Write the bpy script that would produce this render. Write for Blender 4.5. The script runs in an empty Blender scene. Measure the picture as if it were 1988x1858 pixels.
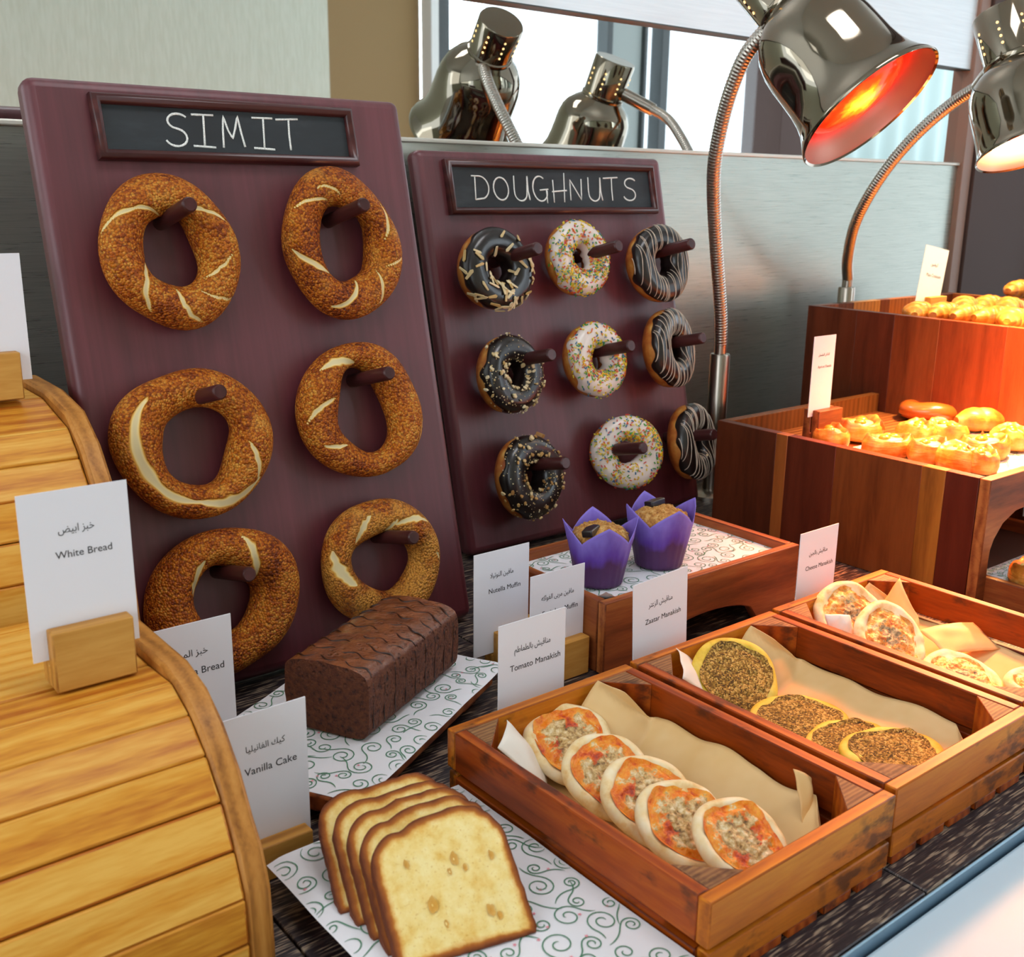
import bpy, math, random
from mathutils import Vector, Matrix, noise

SC = bpy.context.scene
COL = SC.collection
RND = random.Random(11)
PI = math.pi
sin, cos = math.sin, math.cos

# ------------------------------------------------------------------ camera
FPX, PCX, PCY = 2078.877, 994.0, 929.0          # focal length in pixels of the 1988 x 1858 frame
ROT = Matrix(((0.78138979, 0.15389248, -0.60477027),
              (-0.62392714, 0.21135351, -0.75235937),
              (0.01203787, 0.96521852, 0.26116717)))
EYE = Vector((0, 0, 0.52))
cam_data = bpy.data.cameras.new('camera')
cam = bpy.data.objects.new('camera', cam_data)
COL.objects.link(cam)
cam_data.sensor_width = 36
cam_data.lens = FPX / 1988 * 36
cam_data.clip_start = 0.02
cam_data.dof.use_dof = True
cam_data.dof.focus_distance = 1.15
cam_data.dof.aperture_fstop = 13
cam.matrix_world = Matrix.Translation(EYE) @ ROT.to_4x4()
SC.camera = cam

# ------------------------------------------------------------------ view, sky, daylight
SC.view_settings.view_transform = 'Standard'
SC.view_settings.look = 'None'
SC.view_settings.gamma = 1
SC.view_settings.use_curve_mapping = False
SC.view_settings.exposure = 0.50
SKY_STRENGTH = 2.2
WINDOW_WATTS = 270
wd = bpy.data.worlds.new('daylight')
SC.world = wd
wd.use_nodes = True
bg = wd.node_tree.nodes['Background']
bg.inputs['Color'].default_value = (0.80, 0.90, 1.0, 1)
bg.inputs['Strength'].default_value = SKY_STRENGTH
SC.cycles.use_denoising = True
SC.cycles.max_bounces = 8
SC.cycles.diffuse_bounces = 4
SC.cycles.glossy_bounces = 5
SC.cycles.sample_clamp_indirect = 6
SC.cycles.blur_glossy = 0.5
SC.cycles.caustics_refractive = False


def area_light(name, loc, target, sx, sy, watts, color):
    l = bpy.data.lights.new(name, 'AREA')
    l.shape = 'RECTANGLE'; l.size = sx; l.size_y = sy; l.energy = watts; l.color = color
    o = bpy.data.objects.new(name, l); COL.objects.link(o)
    o.location = loc
    o.rotation_euler = (Vector(target) - Vector(loc)).to_track_quat('-Z', 'Y').to_euler()
    return o


WIN_Y = -2.3                                    # the window wall of the room, behind the photographer
area_light('window_daylight', (1.2, WIN_Y - 0.25, 1.2), (1.2, 1, 0.9), 5.6, 2.2, WINDOW_WATTS, (0.81, 0.91, 1.0))
area_light('side_fill', (-2.3, 0.2, 1.5), (0.8, 0.9, 0.2), 2.0, 1.8, 18, (0.92, 0.96, 1.0))  # added fill from the left; no window is built there
# soft fill added above the buffet; no ceiling fixture is built
area_light('overhead_fill', (0.9, 0.1, 2.55), (0.9, 0.55, 0), 1.2, 0.5, 12, (0.95, 0.96, 1.0))


def added_warm_spot(name, loc, target, watts, color, cone):
    l = bpy.data.lights.new(name, 'SPOT'); l.energy = watts; l.color = color; l.spot_size = math.radians(cone); l.spot_blend = 0.6; l.shadow_soft_size = 0.04
    o = bpy.data.objects.new(name, l); COL.objects.link(o); o.location = loc
    o.rotation_euler = (Vector(target) - Vector(loc)).to_track_quat('-Z', 'Y').to_euler()


# two unseen warm spots added overhead to brighten the croissants and pastries
added_warm_spot('added_warm_spot', (2.15, 0.75, 2.66), (2.05, 1.02, 0.30), 800, (1.0, 0.74, 0.26), 15)
added_warm_spot('added_warm_spot', (1.75, 0.50, 2.66), (1.56, 0.84, 0.15), 80, (1.0, 0.68, 0.24), 13)


# ------------------------------------------------------------------ from a pixel of the photo to a point on a real surface
def ray(px, py):
    return ROT @ Vector(((px - PCX) / FPX, -(py - PCY) / FPX, -1.0))


def onX(px, py, x):
    d = ray(px, py); return EYE + d * ((x - EYE.x) / d.x)


def onY(px, py, y):
    d = ray(px, py); return EYE + d * ((y - EYE.y) / d.y)


def onZ(px, py, z):
    d = ray(px, py); return EYE + d * ((z - EYE.z) / d.z)


def onP(px, py, p, n):
    d = ray(px, py); return EYE + d * ((Vector(p) - EYE).dot(n) / d.dot(n))


def depth(p):
    return (Vector(p) - EYE).dot(ROT @ Vector((0, 0, -1)))


# ------------------------------------------------------------------ materials
def lin(h):
    h = h.lstrip('#')
    o = []
    for i in (0, 2, 4):
        c = int(h[i:i + 2], 16) / 255
        o.append(c / 12.92 if c <= 0.04045 else ((c + 0.055) / 1.055) ** 2.4)
    return (*o, 1.0)


class Mat:
    def __init__(self, name, base='#808080', rough=0.5, metal=0.0, spec=None, coat=0.0):
        self.m = bpy.data.materials.new(name)
        self.m.use_nodes = True
        self.nt = self.m.node_tree
        self.b = self.nt.nodes['Principled BSDF']
        self.set('Base Color', lin(base) if isinstance(base, str) else base)
        self.set('Roughness', rough); self.set('Metallic', metal)
        if spec is not None: self.set('Specular IOR Level', spec)
        if coat: self.set('Coat Weight', coat); self.set('Coat Roughness', 0.15)

    def set(self, k, v):
        if isinstance(v, bpy.types.NodeSocket): self.nt.links.new(v, self.b.inputs[k])
        else: self.b.inputs[k].default_value = v

    def n(self, t, _out=0, _props=None, **ins):
        nd = self.nt.nodes.new(t)
        for k, v in (_props or {}).items(): setattr(nd, k, v)
        for k, v in ins.items():
            k = k.replace('_', ' ')
            s = nd.inputs[int(k[1:])] if k[0] == 'i' and k[1:].isdigit() else nd.inputs[k]
            if isinstance(v, bpy.types.NodeSocket): self.nt.links.new(v, s)
            else: s.default_value = v
        return nd.outputs[_out]

    def coord(self, scale=(1, 1, 1), which='Object'):
        tc = self.nt.nodes.new('ShaderNodeTexCoord')
        return self.n('ShaderNodeMapping', Vector=tc.outputs[which], Scale=scale)

    def noise(self, vec, scale, detail=3, rough=0.55, dist=0.0):
        return self.n('ShaderNodeTexNoise', Vector=vec, Scale=scale, Detail=detail, Roughness=rough, Distortion=dist)

    def vor(self, vec, scale, out=0, feature='F1'):
        return self.n('ShaderNodeTexVoronoi', out, {'feature': feature}, Vector=vec, Scale=scale)

    def ramp(self, fac, *stops, interp='LINEAR'):
        nd = self.nt.nodes.new('ShaderNodeValToRGB')
        cr = nd.color_ramp; cr.interpolation = interp
        while len(cr.elements) < len(stops): cr.elements.new(0.5)
        for e, (p, c) in zip(cr.elements, stops):
            e.position = p
            e.color = lin(c) if isinstance(c, str) else (c, c, c, 1)
        self.nt.links.new(fac, nd.inputs[0])
        return nd.outputs[0]

    def mix(self, fac, a, b, blend='MIX'):
        nd = self.nt.nodes.new('ShaderNodeMix'); nd.data_type = 'RGBA'; nd.blend_type = blend
        for s, v in ((nd.inputs[0], fac), (nd.inputs[6], a), (nd.inputs[7], b)):
            if isinstance(v, bpy.types.NodeSocket): self.nt.links.new(v, s)
            else: s.default_value = lin(v) if isinstance(v, str) else v
        return nd.outputs[2]

    def math(self, op, a, b=0.0, c=0.0):
        return self.n('ShaderNodeMath', 0, {'operation': op}, i0=a, i1=b, i2=c)

    def attr(self, name, out=2):
        return self.n('ShaderNodeAttribute', out, {'attribute_name': name})

    def island(self):
        return self.nt.nodes.new('ShaderNodeNewGeometry').outputs['Random Per Island']

    def bump(self, h, strength=0.3, dist=0.001, normal=None):
        kw = {'Height': h, 'Strength': strength, 'Distance': dist}
        if normal is not None: kw['Normal'] = normal
        o = self.n('ShaderNodeBump', **kw); self.set('Normal', o); return o


def wood(name, light, mid, dark, axis='X', rough=0.45, fine=1.0, isl=0.5, stain=None, tint=False, coat=0.0, contrast=1.0, lines=0.16, spec=0.28):
    """planed timber, grain along one object axis; each board of the mesh has its own tone"""
    M = Mat(name, mid, rough, coat=coat, spec=spec)
    st = {'X': (1, 9, 9), 'Y': (9, 1, 9), 'Z': (9, 9, 1)}[axis]
    off = M.n('ShaderNodeVectorMath', 0, {'operation': 'SCALE'}, i0=(3.1, 5.7, 2.3), Scale=M.island())
    v0 = M.coord()
    v1 = M.n('ShaderNodeVectorMath', 0, {'operation': 'ADD'}, i0=v0, i1=off)
    v = M.n('ShaderNodeVectorMath', 0, {'operation': 'MULTIPLY'}, i0=v1, i1=st)
    g1 = M.noise(v, 5.0 * fine, 4, 0.6, 0.6)
    ring = M.n('ShaderNodeTexWave', 1, {'wave_type': 'BANDS', 'bands_direction': {'X': 'Y', 'Y': 'X', 'Z': 'X'}[axis]},
               Vector=v, Scale=2.2 * fine, Distortion=6.0, Detail=2.0, Detail_Scale=0.7)
    g2 = M.noise(v, 38.0 * fine, 2, 0.5)
    f = M.math('ADD', M.math('MULTIPLY', g1, 0.78 - lines), M.math('MULTIPLY', ring, 0.22))
    f = M.math('ADD', f, M.math('MULTIPLY', g2, lines))
    f = M.math('ADD', f, M.math('MULTIPLY', M.math('SUBTRACT', M.island(), 0.5), isl * 0.5))
    lo, hi = 0.5 - 0.26 / contrast, 0.5 + 0.26 / contrast
    c = M.ramp(f, (lo, dark), (0.5, mid), (hi, light))
    if tint:
        c = M.mix(1.0, c, M.attr('tint', 0), 'MULTIPLY')
    if stain:
        s = M.noise(v0, 26, 3, 0.6)
        sv = M.n('ShaderNodeVectorMath', 0, {'operation': 'MULTIPLY'}, i0=v0, i1=tuple(1 if k == 1 else 2.2 for k in st))
        s2 = M.noise(sv, 17, 4, 0.65)
        k = M.ramp(s2, (0.57, 0.0), (0.67, 1.0))
        c = M.mix(M.math('MULTIPLY', k, 0.75), c, stain)
        k2 = M.ramp(s, (0.62, 0.0), (0.72, 0.5))
        c = M.mix(k2, c, stain)
    M.set('Base Color', c)
    M.bump(f, 0.25, 0.0006)
    return M.m


MT = {}
MT['pine'] = wood('pine', '#e8b152', '#d99430', '#b36018', 'X', 0.42, 1.0, 0.9, lines=0.46)
MT['pine_side'] = wood('pine_side', '#cf9148', '#b97a35', '#84501f', 'Z', 0.45, 1.3, 0.4, lines=0.3)
MT['pine_block'] = wood('pine_block', '#d5a253', '#c28a3d', '#99652a', 'X', 0.5, 1.5, 0.5)
MT['crate'] = wood('crate_wood_shaded', '#bd6114', '#9a4009', '#5e2205', 'Y', 0.42, 1.2, 0.7, stain='#43200f')  # side boards: wood darkened and reddened for the shade on them
MT['crate_x'] = wood('crate_wood_cross_lit', '#dc922a', '#c16b14', '#8a420a', 'X', 0.42, 1.2, 0.7, stain='#3d2012')  # end boards: same wood made yellower and brighter, as lit faces
MT['crate_end'] = wood('crate_end_grain', '#a67a4a', '#80573a', '#4f3324', 'X', 0.6, 4.0, 0.5, stain='#3a2216')
MT['acacia_z'] = wood('acacia_upright', '#ffffff', '#e0d6cf', '#a89890', 'Z', 0.4, 1.3, 0.3, tint=True)
MT['acacia_x'] = wood('acacia_long', '#b9713a', '#8f4a24', '#5c2a15', 'X', 0.42, 1.2, 0.7)
MT['acacia_y'] = wood('acacia_cross', '#b9713a', '#8f4a24', '#5c2a15', 'Y', 0.42, 1.2, 0.7)
MT['mahogany'] = wood('mahogany', '#5f3030', '#4d2425', '#38181a', 'Z', 0.36, 0.8, 0.0, coat=0.15)
MT['peg_wood'] = wood('peg_wood', '#54292a', '#44201f', '#341718', 'Z', 0.34, 0.8, 0.2, coat=0.15)
MT['sign_wood'] = wood('sign_wood', '#5a2c2a', '#4a211f', '#34161a', 'X', 0.3, 0.8, 0.2, coat=0.3)


def m_simple(name, base, rough=0.5, metal=0.0, **k):
    return Mat(name, base, rough, metal, **k).m


M = Mat('slate', '#23272b', 0.55)
f = M.noise(M.coord((1, 3, 3)), 9, 4, 0.6)
M.set('Base Color', M.ramp(f, (0.3, '#191c20'), (0.55, '#22272c'), (0.8, '#3a4046')))
MT['slate'] = M.m
M = Mat('chalk', '#f2f2ee', 0.9)
f = M.noise(M.coord(), 900, 2)
M.set('Base Color', M.ramp(f, (0.3, '#c9ccca'), (0.6, '#fbfbf6')))
MT['chalk'] = M.m
MT['card'] = m_simple('card_paper', '#efeef6', 0.6)
MT['ink'] = m_simple('printing_ink', '#22222a', 0.7)
MT['chrome'] = Mat('chrome', '#8c8272', 0.07, 1.0).m
M = Mat('brushed_steel', '#a49a8e', 0.28, 1.0)
MT['steel'] = M.m
MT['steel_dark'] = Mat('dark_hole', '#1a1410', 0.6).m
M = Mat('flex_metal', '#b8b0a6', 0.3, 1.0)
MT['flex'] = M.m
MT['shade_inside'] = Mat('shade_inside', '#cfa090', 0.5, 1.0).m  # pink tint puts the bulb's red glow into the metal's colour
M = Mat('mirror_glass', '#eef1f0', 0.012, 1.0)
MT['mirror'] = M.m

# simit crust: sesame seeds over a baked crust, pale where the twist has split
M = Mat('simit_crust', '#b0651d', 0.5, spec=0.25)
v = M.coord()
seed = M.vor(v, 400)
seedc = M.n('ShaderNodeTexVoronoi', 1, Vector=v, Scale=400)
tone = M.math('ADD', M.math('MULTIPLY', M.noise(v, 28, 3), 0.75), M.math('MULTIPLY', M.n('ShaderNodeSeparateColor', 0, Color=seedc), 0.34))
tone = M.math('ADD', tone, M.math('MULTIPLY', M.math('SUBTRACT', M.n('ShaderNodeObjectInfo', 5), 0.5), 0.10))
c = M.ramp(tone, (0.30, '#662606'), (0.46, '#a34d0d'), (0.62, '#c77018'), (0.82, '#dd9c3e'))
pale = M.ramp(M.math('MULTIPLY', M.attr('pale'), M.noise(v, 34, 3)), (0.40, 0.0), (0.62, 0.75))
c = M.mix(pale, c, '#dd9c42')
gap = M.ramp(seed, (0.50, 0.0), (0.75, 1.0))
c = M.mix(M.math('MULTIPLY', gap, 0.55), c, '#5b260b')
crack = M.attr('crack')
ck = M.ramp(M.math('ADD', crack, M.math('MULTIPLY', M.math('SUBTRACT', M.noise(v, 260, 2), 0.5), 0.35)), (0.28, 0.0), (0.50, 1.0))
cc = M.ramp(crack, (0.40, '#c07a1e'), (0.58, '#dca84a'), (0.72, '#e9cf92'), (0.95, '#d9c79a'))
c = M.mix(ck, c, cc)
M.set('Base Color', c)
h = M.math('MULTIPLY', M.math('SUBTRACT', 1.0, seed), M.math('SUBTRACT', 1.0, ck))
M.bump(h, 1.0, 0.0022)
MT['simit'] = M.m

M = Mat('doughnut_dough', '#b5702c', 0.5)
v = M.coord()
f = M.math('ADD', M.noise(v, 45, 3), M.math('MULTIPLY', M.attr('a'), 0.32))
M.set('Base Color', M.ramp(f, (0.40, '#7c3a10'), (0.58, '#a4541a'), (0.82, '#bf7c32'), (1.0, '#d9a45c')))
MT['dough'] = M.m
M = Mat('chocolate_icing', '#1c1311', 0.30, coat=0.3)
f = M.noise(M.coord(), 120, 2)
M.bump(f, 0.25, 0.001)
MT['choc'] = M.m
MT['white_icing'] = Mat('white_icing', '#e6d8cf', 0.32, coat=0.2).m
MT['stripe'] = Mat('icing_stripe', '#d9c7b4', 0.4).m
M = Mat('almond', '#d8bd8a', 0.55)
M.set('Base Color', M.ramp(M.island(), (0.0, '#c9a765'), (0.5, '#dcc595'), (1.0, '#ecdcb9')))
MT['almond'] = M.m
M = Mat('almond_single', '#d8bd8a', 0.55)
M.set('Base Color', M.ramp(M.n('ShaderNodeObjectInfo', 5), (0.0, '#c39f5e'), (0.5, '#d9c08e'), (1.0, '#eddcb5')))
MT['almond1'] = M.m
M = Mat('nut_piece', '#c99b58', 0.6)
M.set('Base Color', M.ramp(M.n('ShaderNodeObjectInfo', 5), (0.0, '#a8753a'), (0.5, '#c99d5c'), (1.0, '#e3c99a')))
MT['nut1'] = M.m
M = Mat('sugar_sprinkle', '#ffffff', 0.4)
M.set('Base Color', M.ramp(M.island(), (0.0, '#e8c21c'), (0.30, '#e0661f'), (0.45, '#3f9a3a'), (0.66, '#2a6f96'), (0.78, '#d33f35'), (0.88, '#f0d94a'), interp='CONSTANT'))
MT['sprinkle'] = M.m

M = Mat('pound_cake_crumb', '#ecc763', 0.85)
v = M.coord()
pore = M.noise(v, 420, 2, 0.6)
blot = M.noise(v, 75, 3, 0.6)
hole = M.attr('hole')
c = M.ramp(blot, (0.35, '#f5df9c'), (0.55, '#f0d283'), (0.75, '#e4b657'))
c = M.mix(M.ramp(pore, (0.60, 0.0), (0.75, 0.5)), c, '#c98d2f')
c = M.mix(M.math('MULTIPLY', hole, 0.9), c, '#c98a24')
crust = M.attr('crust')
ce = M.math('ADD', crust, M.math('MULTIPLY', M.math('SUBTRACT', blot, 0.5), 0.5))
c = M.mix(M.ramp(ce, (0.12, 0.0), (0.50, 1.0)), c, M.ramp(ce, (0.3, '#d8922f'), (0.6, '#a2591a'), (0.95, '#6a300e')))
M.set('Base Color', c)
M.bump(M.math('SUBTRACT', blot, M.math('MULTIPLY', pore, 0.6)), 0.5, 0.0012)
MT['pound'] = M.m

M = Mat('chocolate_cake', '#4a2413', 0.75)
v = M.coord()
f = M.noise(v, 190, 4, 0.7)
top = M.attr('a')
side = M.ramp(f, (0.32, '#2a120a'), (0.42, '#5a2c1a'), (0.7, '#7a4527'))
tp = M.ramp(M.noise(v, 60, 3), (0.3, '#66300f'), (0.7, '#94522a'))
M.set('Base Color', M.mix(top, side, tp))
M.set('Roughness', M.math('SUBTRACT', 0.8, M.math('MULTIPLY', top, 0.55)))
M.set('Specular IOR Level', 0.5)
M.set('Coat Weight', M.math('MULTIPLY', top, 0.8)); M.set('Coat Roughness', 0.22)
h = M.math('ADD', M.math('MULTIPLY', f, 1.0), M.math('MULTIPLY', M.noise(v, 45, 2), 1.2))
pit = M.ramp(M.vor(v, 150), (0.10, 0.0), (0.32, 1.0))
M.bump(M.math('ADD', h, M.math('MULTIPLY', pit, 0.8)), 0.9, 0.0035)
MT['choc_cake'] = M.m
MT['choc_line'] = Mat('chocolate_line', '#2f140a', 0.35).m

M = Mat('flatbread_dough', '#e6c79a', 0.65)
v = M.coord()
f = M.noise(v, 60, 4)
M.set('Base Color', M.ramp(f, (0.30, '#dfae62'), (0.48, '#f0d6a0'), (0.75, '#f8ebcb')))
M.bump(f, 0.25, 0.002)
MT['flat_dough'] = M.m
M = Mat('tomato_cheese', '#d0501c', 0.42)
v = M.coord()
rr = M.attr('a')
n1 = M.noise(v, 75, 4, 0.65); n2 = M.noise(v, 170, 3, 0.65)
sauce = M.ramp(n1, (0.28, '#8e1f06'), (0.37, '#cf4a0a'), (0.46, '#ea7d12'), (0.62, '#f4a832'), (0.8, '#f8c55c'))
cheese = M.ramp(M.math('ADD', M.math('MULTIPLY', n2, 0.7), M.math('MULTIPLY', n1, 0.3)), (0.36, '#54391f'), (0.43, '#9c7640'), (0.52, '#d0ae70'), (0.64, '#ecd9b0'))
k = M.math('SUBTRACT', M.math('ADD', M.math('MULTIPLY', M.math('SUBTRACT', n1, 0.5), 2.0), 0.84), M.math('MULTIPLY', rr, 1.05))
M.set('Base Color', M.mix(M.ramp(k, (0.12, 0.0), (0.24, 1.0)), sauce, cheese))
M.bump(M.math('ADD', n1, n2), 0.6, 0.003)
MT['tomato'] = M.m
M = Mat('cheese_topping', '#e0a54a', 0.45)
v = M.coord(); rr = M.attr('a')
n1 = M.noise(v, 80, 4, 0.65); n2 = M.noise(v, 230, 3, 0.6)
c1 = M.ramp(n1, (0.34, '#b8621c'), (0.47, '#dd9433'), (0.60, '#efd08c'), (0.8, '#f1e2bf'))
c2 = M.ramp(n2, (0.36, '#655a3f'), (0.5, '#a58e64'), (0.65, '#d7bf8e'))
k = M.math('SUBTRACT', M.math('ADD', M.math('MULTIPLY', M.math('SUBTRACT', n1, 0.5), 1.8), 0.62), M.math('MULTIPLY', rr, 1.15))
M.set('Base Color', M.mix(M.ramp(k, (0.10, 0.0), (0.22, 1.0)), c1, c2))
M.bump(M.math('ADD', n1, n2), 0.6, 0.003)
MT['cheese'] = M.m
M = Mat('thyme_dough', '#cdb33a', 0.6)
f = M.noise(M.coord(), 50, 4)
M.set('Base Color', M.ramp(f, (0.32, '#b99a22'), (0.5, '#d6bc3a'), (0.7, '#e4d062')))
M.bump(f, 0.3, 0.002)
MT['zdough'] = M.m
M = Mat('thyme_topping', '#6b5526', 0.85)
v = M.coord()
g = M.n('ShaderNodeTexVoronoi', 1, Vector=v, Scale=620)
gd = M.vor(v, 620)
gs = M.n('ShaderNodeSeparateColor', 0, Color=g)
c = M.ramp(M.math('ADD', M.math('MULTIPLY', gs, 0.6), M.math('MULTIPLY', M.noise(v, 60, 3), 0.4)), (0.2, '#4a340e'), (0.40, '#7d5c1c'), (0.58, '#a37f30'), (0.8, '#d6b262'))
M.set('Base Color', c)
M.bump(M.math('SUBTRACT', 1.0, gd), 0.8, 0.0014)
MT['zaatar'] = M.m

M = Mat('greaseproof_paper', '#dcc295', 0.55)
f = M.noise(M.coord(), 14, 3)
M.set('Base Color', M.ramp(f, (0.3, '#d7aa66'), (0.7, '#e6c48c')))
MT['kraft'] = M.m
M = Mat('white_sheet', '#ece4d8', 0.5)
MT['white_sheet'] = M.m
MT['swirl_paper'] = Mat('swirl_paper', '#ecebf0', 0.42).m
MT['swirl_green'] = Mat('swirl_green', '#4d8566', 0.5).m
MT['swirl_red'] = Mat('swirl_red', '#e58a98', 0.5).m

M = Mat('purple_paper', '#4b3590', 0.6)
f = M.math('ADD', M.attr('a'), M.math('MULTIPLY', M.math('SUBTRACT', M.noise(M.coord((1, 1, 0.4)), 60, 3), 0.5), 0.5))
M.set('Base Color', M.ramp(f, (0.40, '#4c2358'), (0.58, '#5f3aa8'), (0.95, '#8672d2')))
M.set('Subsurface Weight', 0.0)
MT['purple'] = M.m
M = Mat('muffin_crumb', '#b87c35', 0.8)
v = M.coord(); f = M.noise(v, 150, 4, 0.7)
M.set('Base Color', M.ramp(f, (0.3, '#8d5220'), (0.5, '#c08a42'), (0.7, '#dcb777')))
M.bump(f, 0.9, 0.003)
MT['muffin'] = M.m

M = Mat('pastry', '#d58f3a', 0.4)
v = M.coord(); f = M.noise(v, 55, 4); a = M.attr('a')
M.set('Base Color', M.ramp(M.math('ADD', M.math('MULTIPLY', f, 0.7), M.math('MULTIPLY', a, 0.4)), (0.25, '#9c4f14'), (0.45, '#cf8730'), (0.62, '#e5b263'), (0.85, '#f0d39a')))
M.bump(M.noise(M.coord((1, 1, 6)), 60, 2), 0.4, 0.002)
MT['pastry'] = M.m
MT['apricot'] = Mat('apricot', '#e28a1e', 0.25, coat=0.4).m
M = Mat('curtain_cloth', '#c4d6d3', 0.8); MT['curtain'] = M.m
MT['custard'] = Mat('custard', '#ecd58a', 0.4).m
MT['glaze_red'] = Mat('glazed_bun', '#b3541c', 0.22, coat=0.6).m

# counter top: near-black laminate with pale broken streaks
M = Mat('counter_laminate', '#2a2226', 0.42)
v = M.coord((26, 420, 1))
n1 = M.noise(v, 1, 2, 0.6); n2 = M.noise(M.coord((60, 160, 1)), 1, 1)
k = M.math('MULTIPLY', M.ramp(n1, (0.50, 0.0), (0.60, 1.0)), M.ramp(n2, (0.40, 0.1), (0.58, 1.0)))
M.set('Base Color', M.mix(M.math('MULTIPLY', k, 0.8), M.ramp(n1, (0.3, '#1b1518'), (0.6, '#30262a')), '#a8937c'))
M.bump(n1, 0.25, 0.0006)
MT['laminate'] = M.m
MT['rail'] = Mat('pale_stone', '#c2d3df', 0.6).m
MT['edge_metal'] = Mat('edge_metal', '#8aa3b3', 0.3, 0.9).m
# wall panel: woven metallic laminate, fine horizontal thread
M = Mat('woven_panel', '#8b8882', 0.45, 0.85)
v = M.coord((3.0, 3.0, 200))
n1 = M.noise(v, 6, 3, 0.5)
M.set('Base Color', M.ramp(n1, (0.3, '#adb1a8'), (0.7, '#bfc2b8')))
M.set('Roughness', M.ramp(n1, (0.3, 0.27), (0.7, 0.34)))
M.bump(n1, 0.15, 0.0004)
MT['panel'] = M.m
M = Mat('pale_panel', '#b4bcc0', 0.42, 0.5)
n1 = M.noise(M.coord((1.5, 1.5, 50)), 5, 4)
M.set('Base Color', M.ramp(n1, (0.3, '#d6dadd'), (0.7, '#e0e4e6')))
MT['pale_panel'] = M.m
MT['ledge'] = Mat('ledge', '#d8d4c9', 0.35, 0.3).m
M = Mat('wallpaper', '#c2c4ac', 0.8)
n1 = M.noise(M.coord((18, 18, 2)), 6, 3)
M.set('Base Color', M.ramp(n1, (0.35, '#cccebb'), (0.65, '#d6d8c7')))
MT['wallpaper'] = M.m
MT['tan_wall'] = Mat('tan_wall', '#94784e', 0.8).m
MT['dark_brown'] = Mat('dark_brown_laminate', '#493630', 0.62, spec=0.2).m
MT['tan_trim'] = Mat('tan_trim', '#8d6c5c', 0.5).m
MT['white_paint'] = Mat('white_paint', '#e6e6e2', 0.6).m
MT['dark_frame'] = Mat('dark_frame', '#3f4444', 0.5).m
MT['grey_frame'] = Mat('grey_frame', '#9aa29e', 0.6).m
MT['floor'] = Mat('floor_tile', '#8b8276', 0.4).m
MT['beige_building'] = Mat('beige_render', '#c9c2b4', 0.8).m
MT['blue_building'] = Mat('blue_glass', '#a9c0cf', 0.5).m
M = Mat('window_pane', '#ffffff', 0.02)
tr = M.n('ShaderNodeBsdfTransparent', Color=(0.96, 0.98, 0.98, 1)); gl = M.n('ShaderNodeBsdfGlossy', Roughness=0.01)
M.nt.links.new(M.n('ShaderNodeMixShader', 0, i0=0.05, i1=tr, i2=gl), M.nt.nodes['Material Output'].inputs[0])
MT['pane'] = M.m


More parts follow.
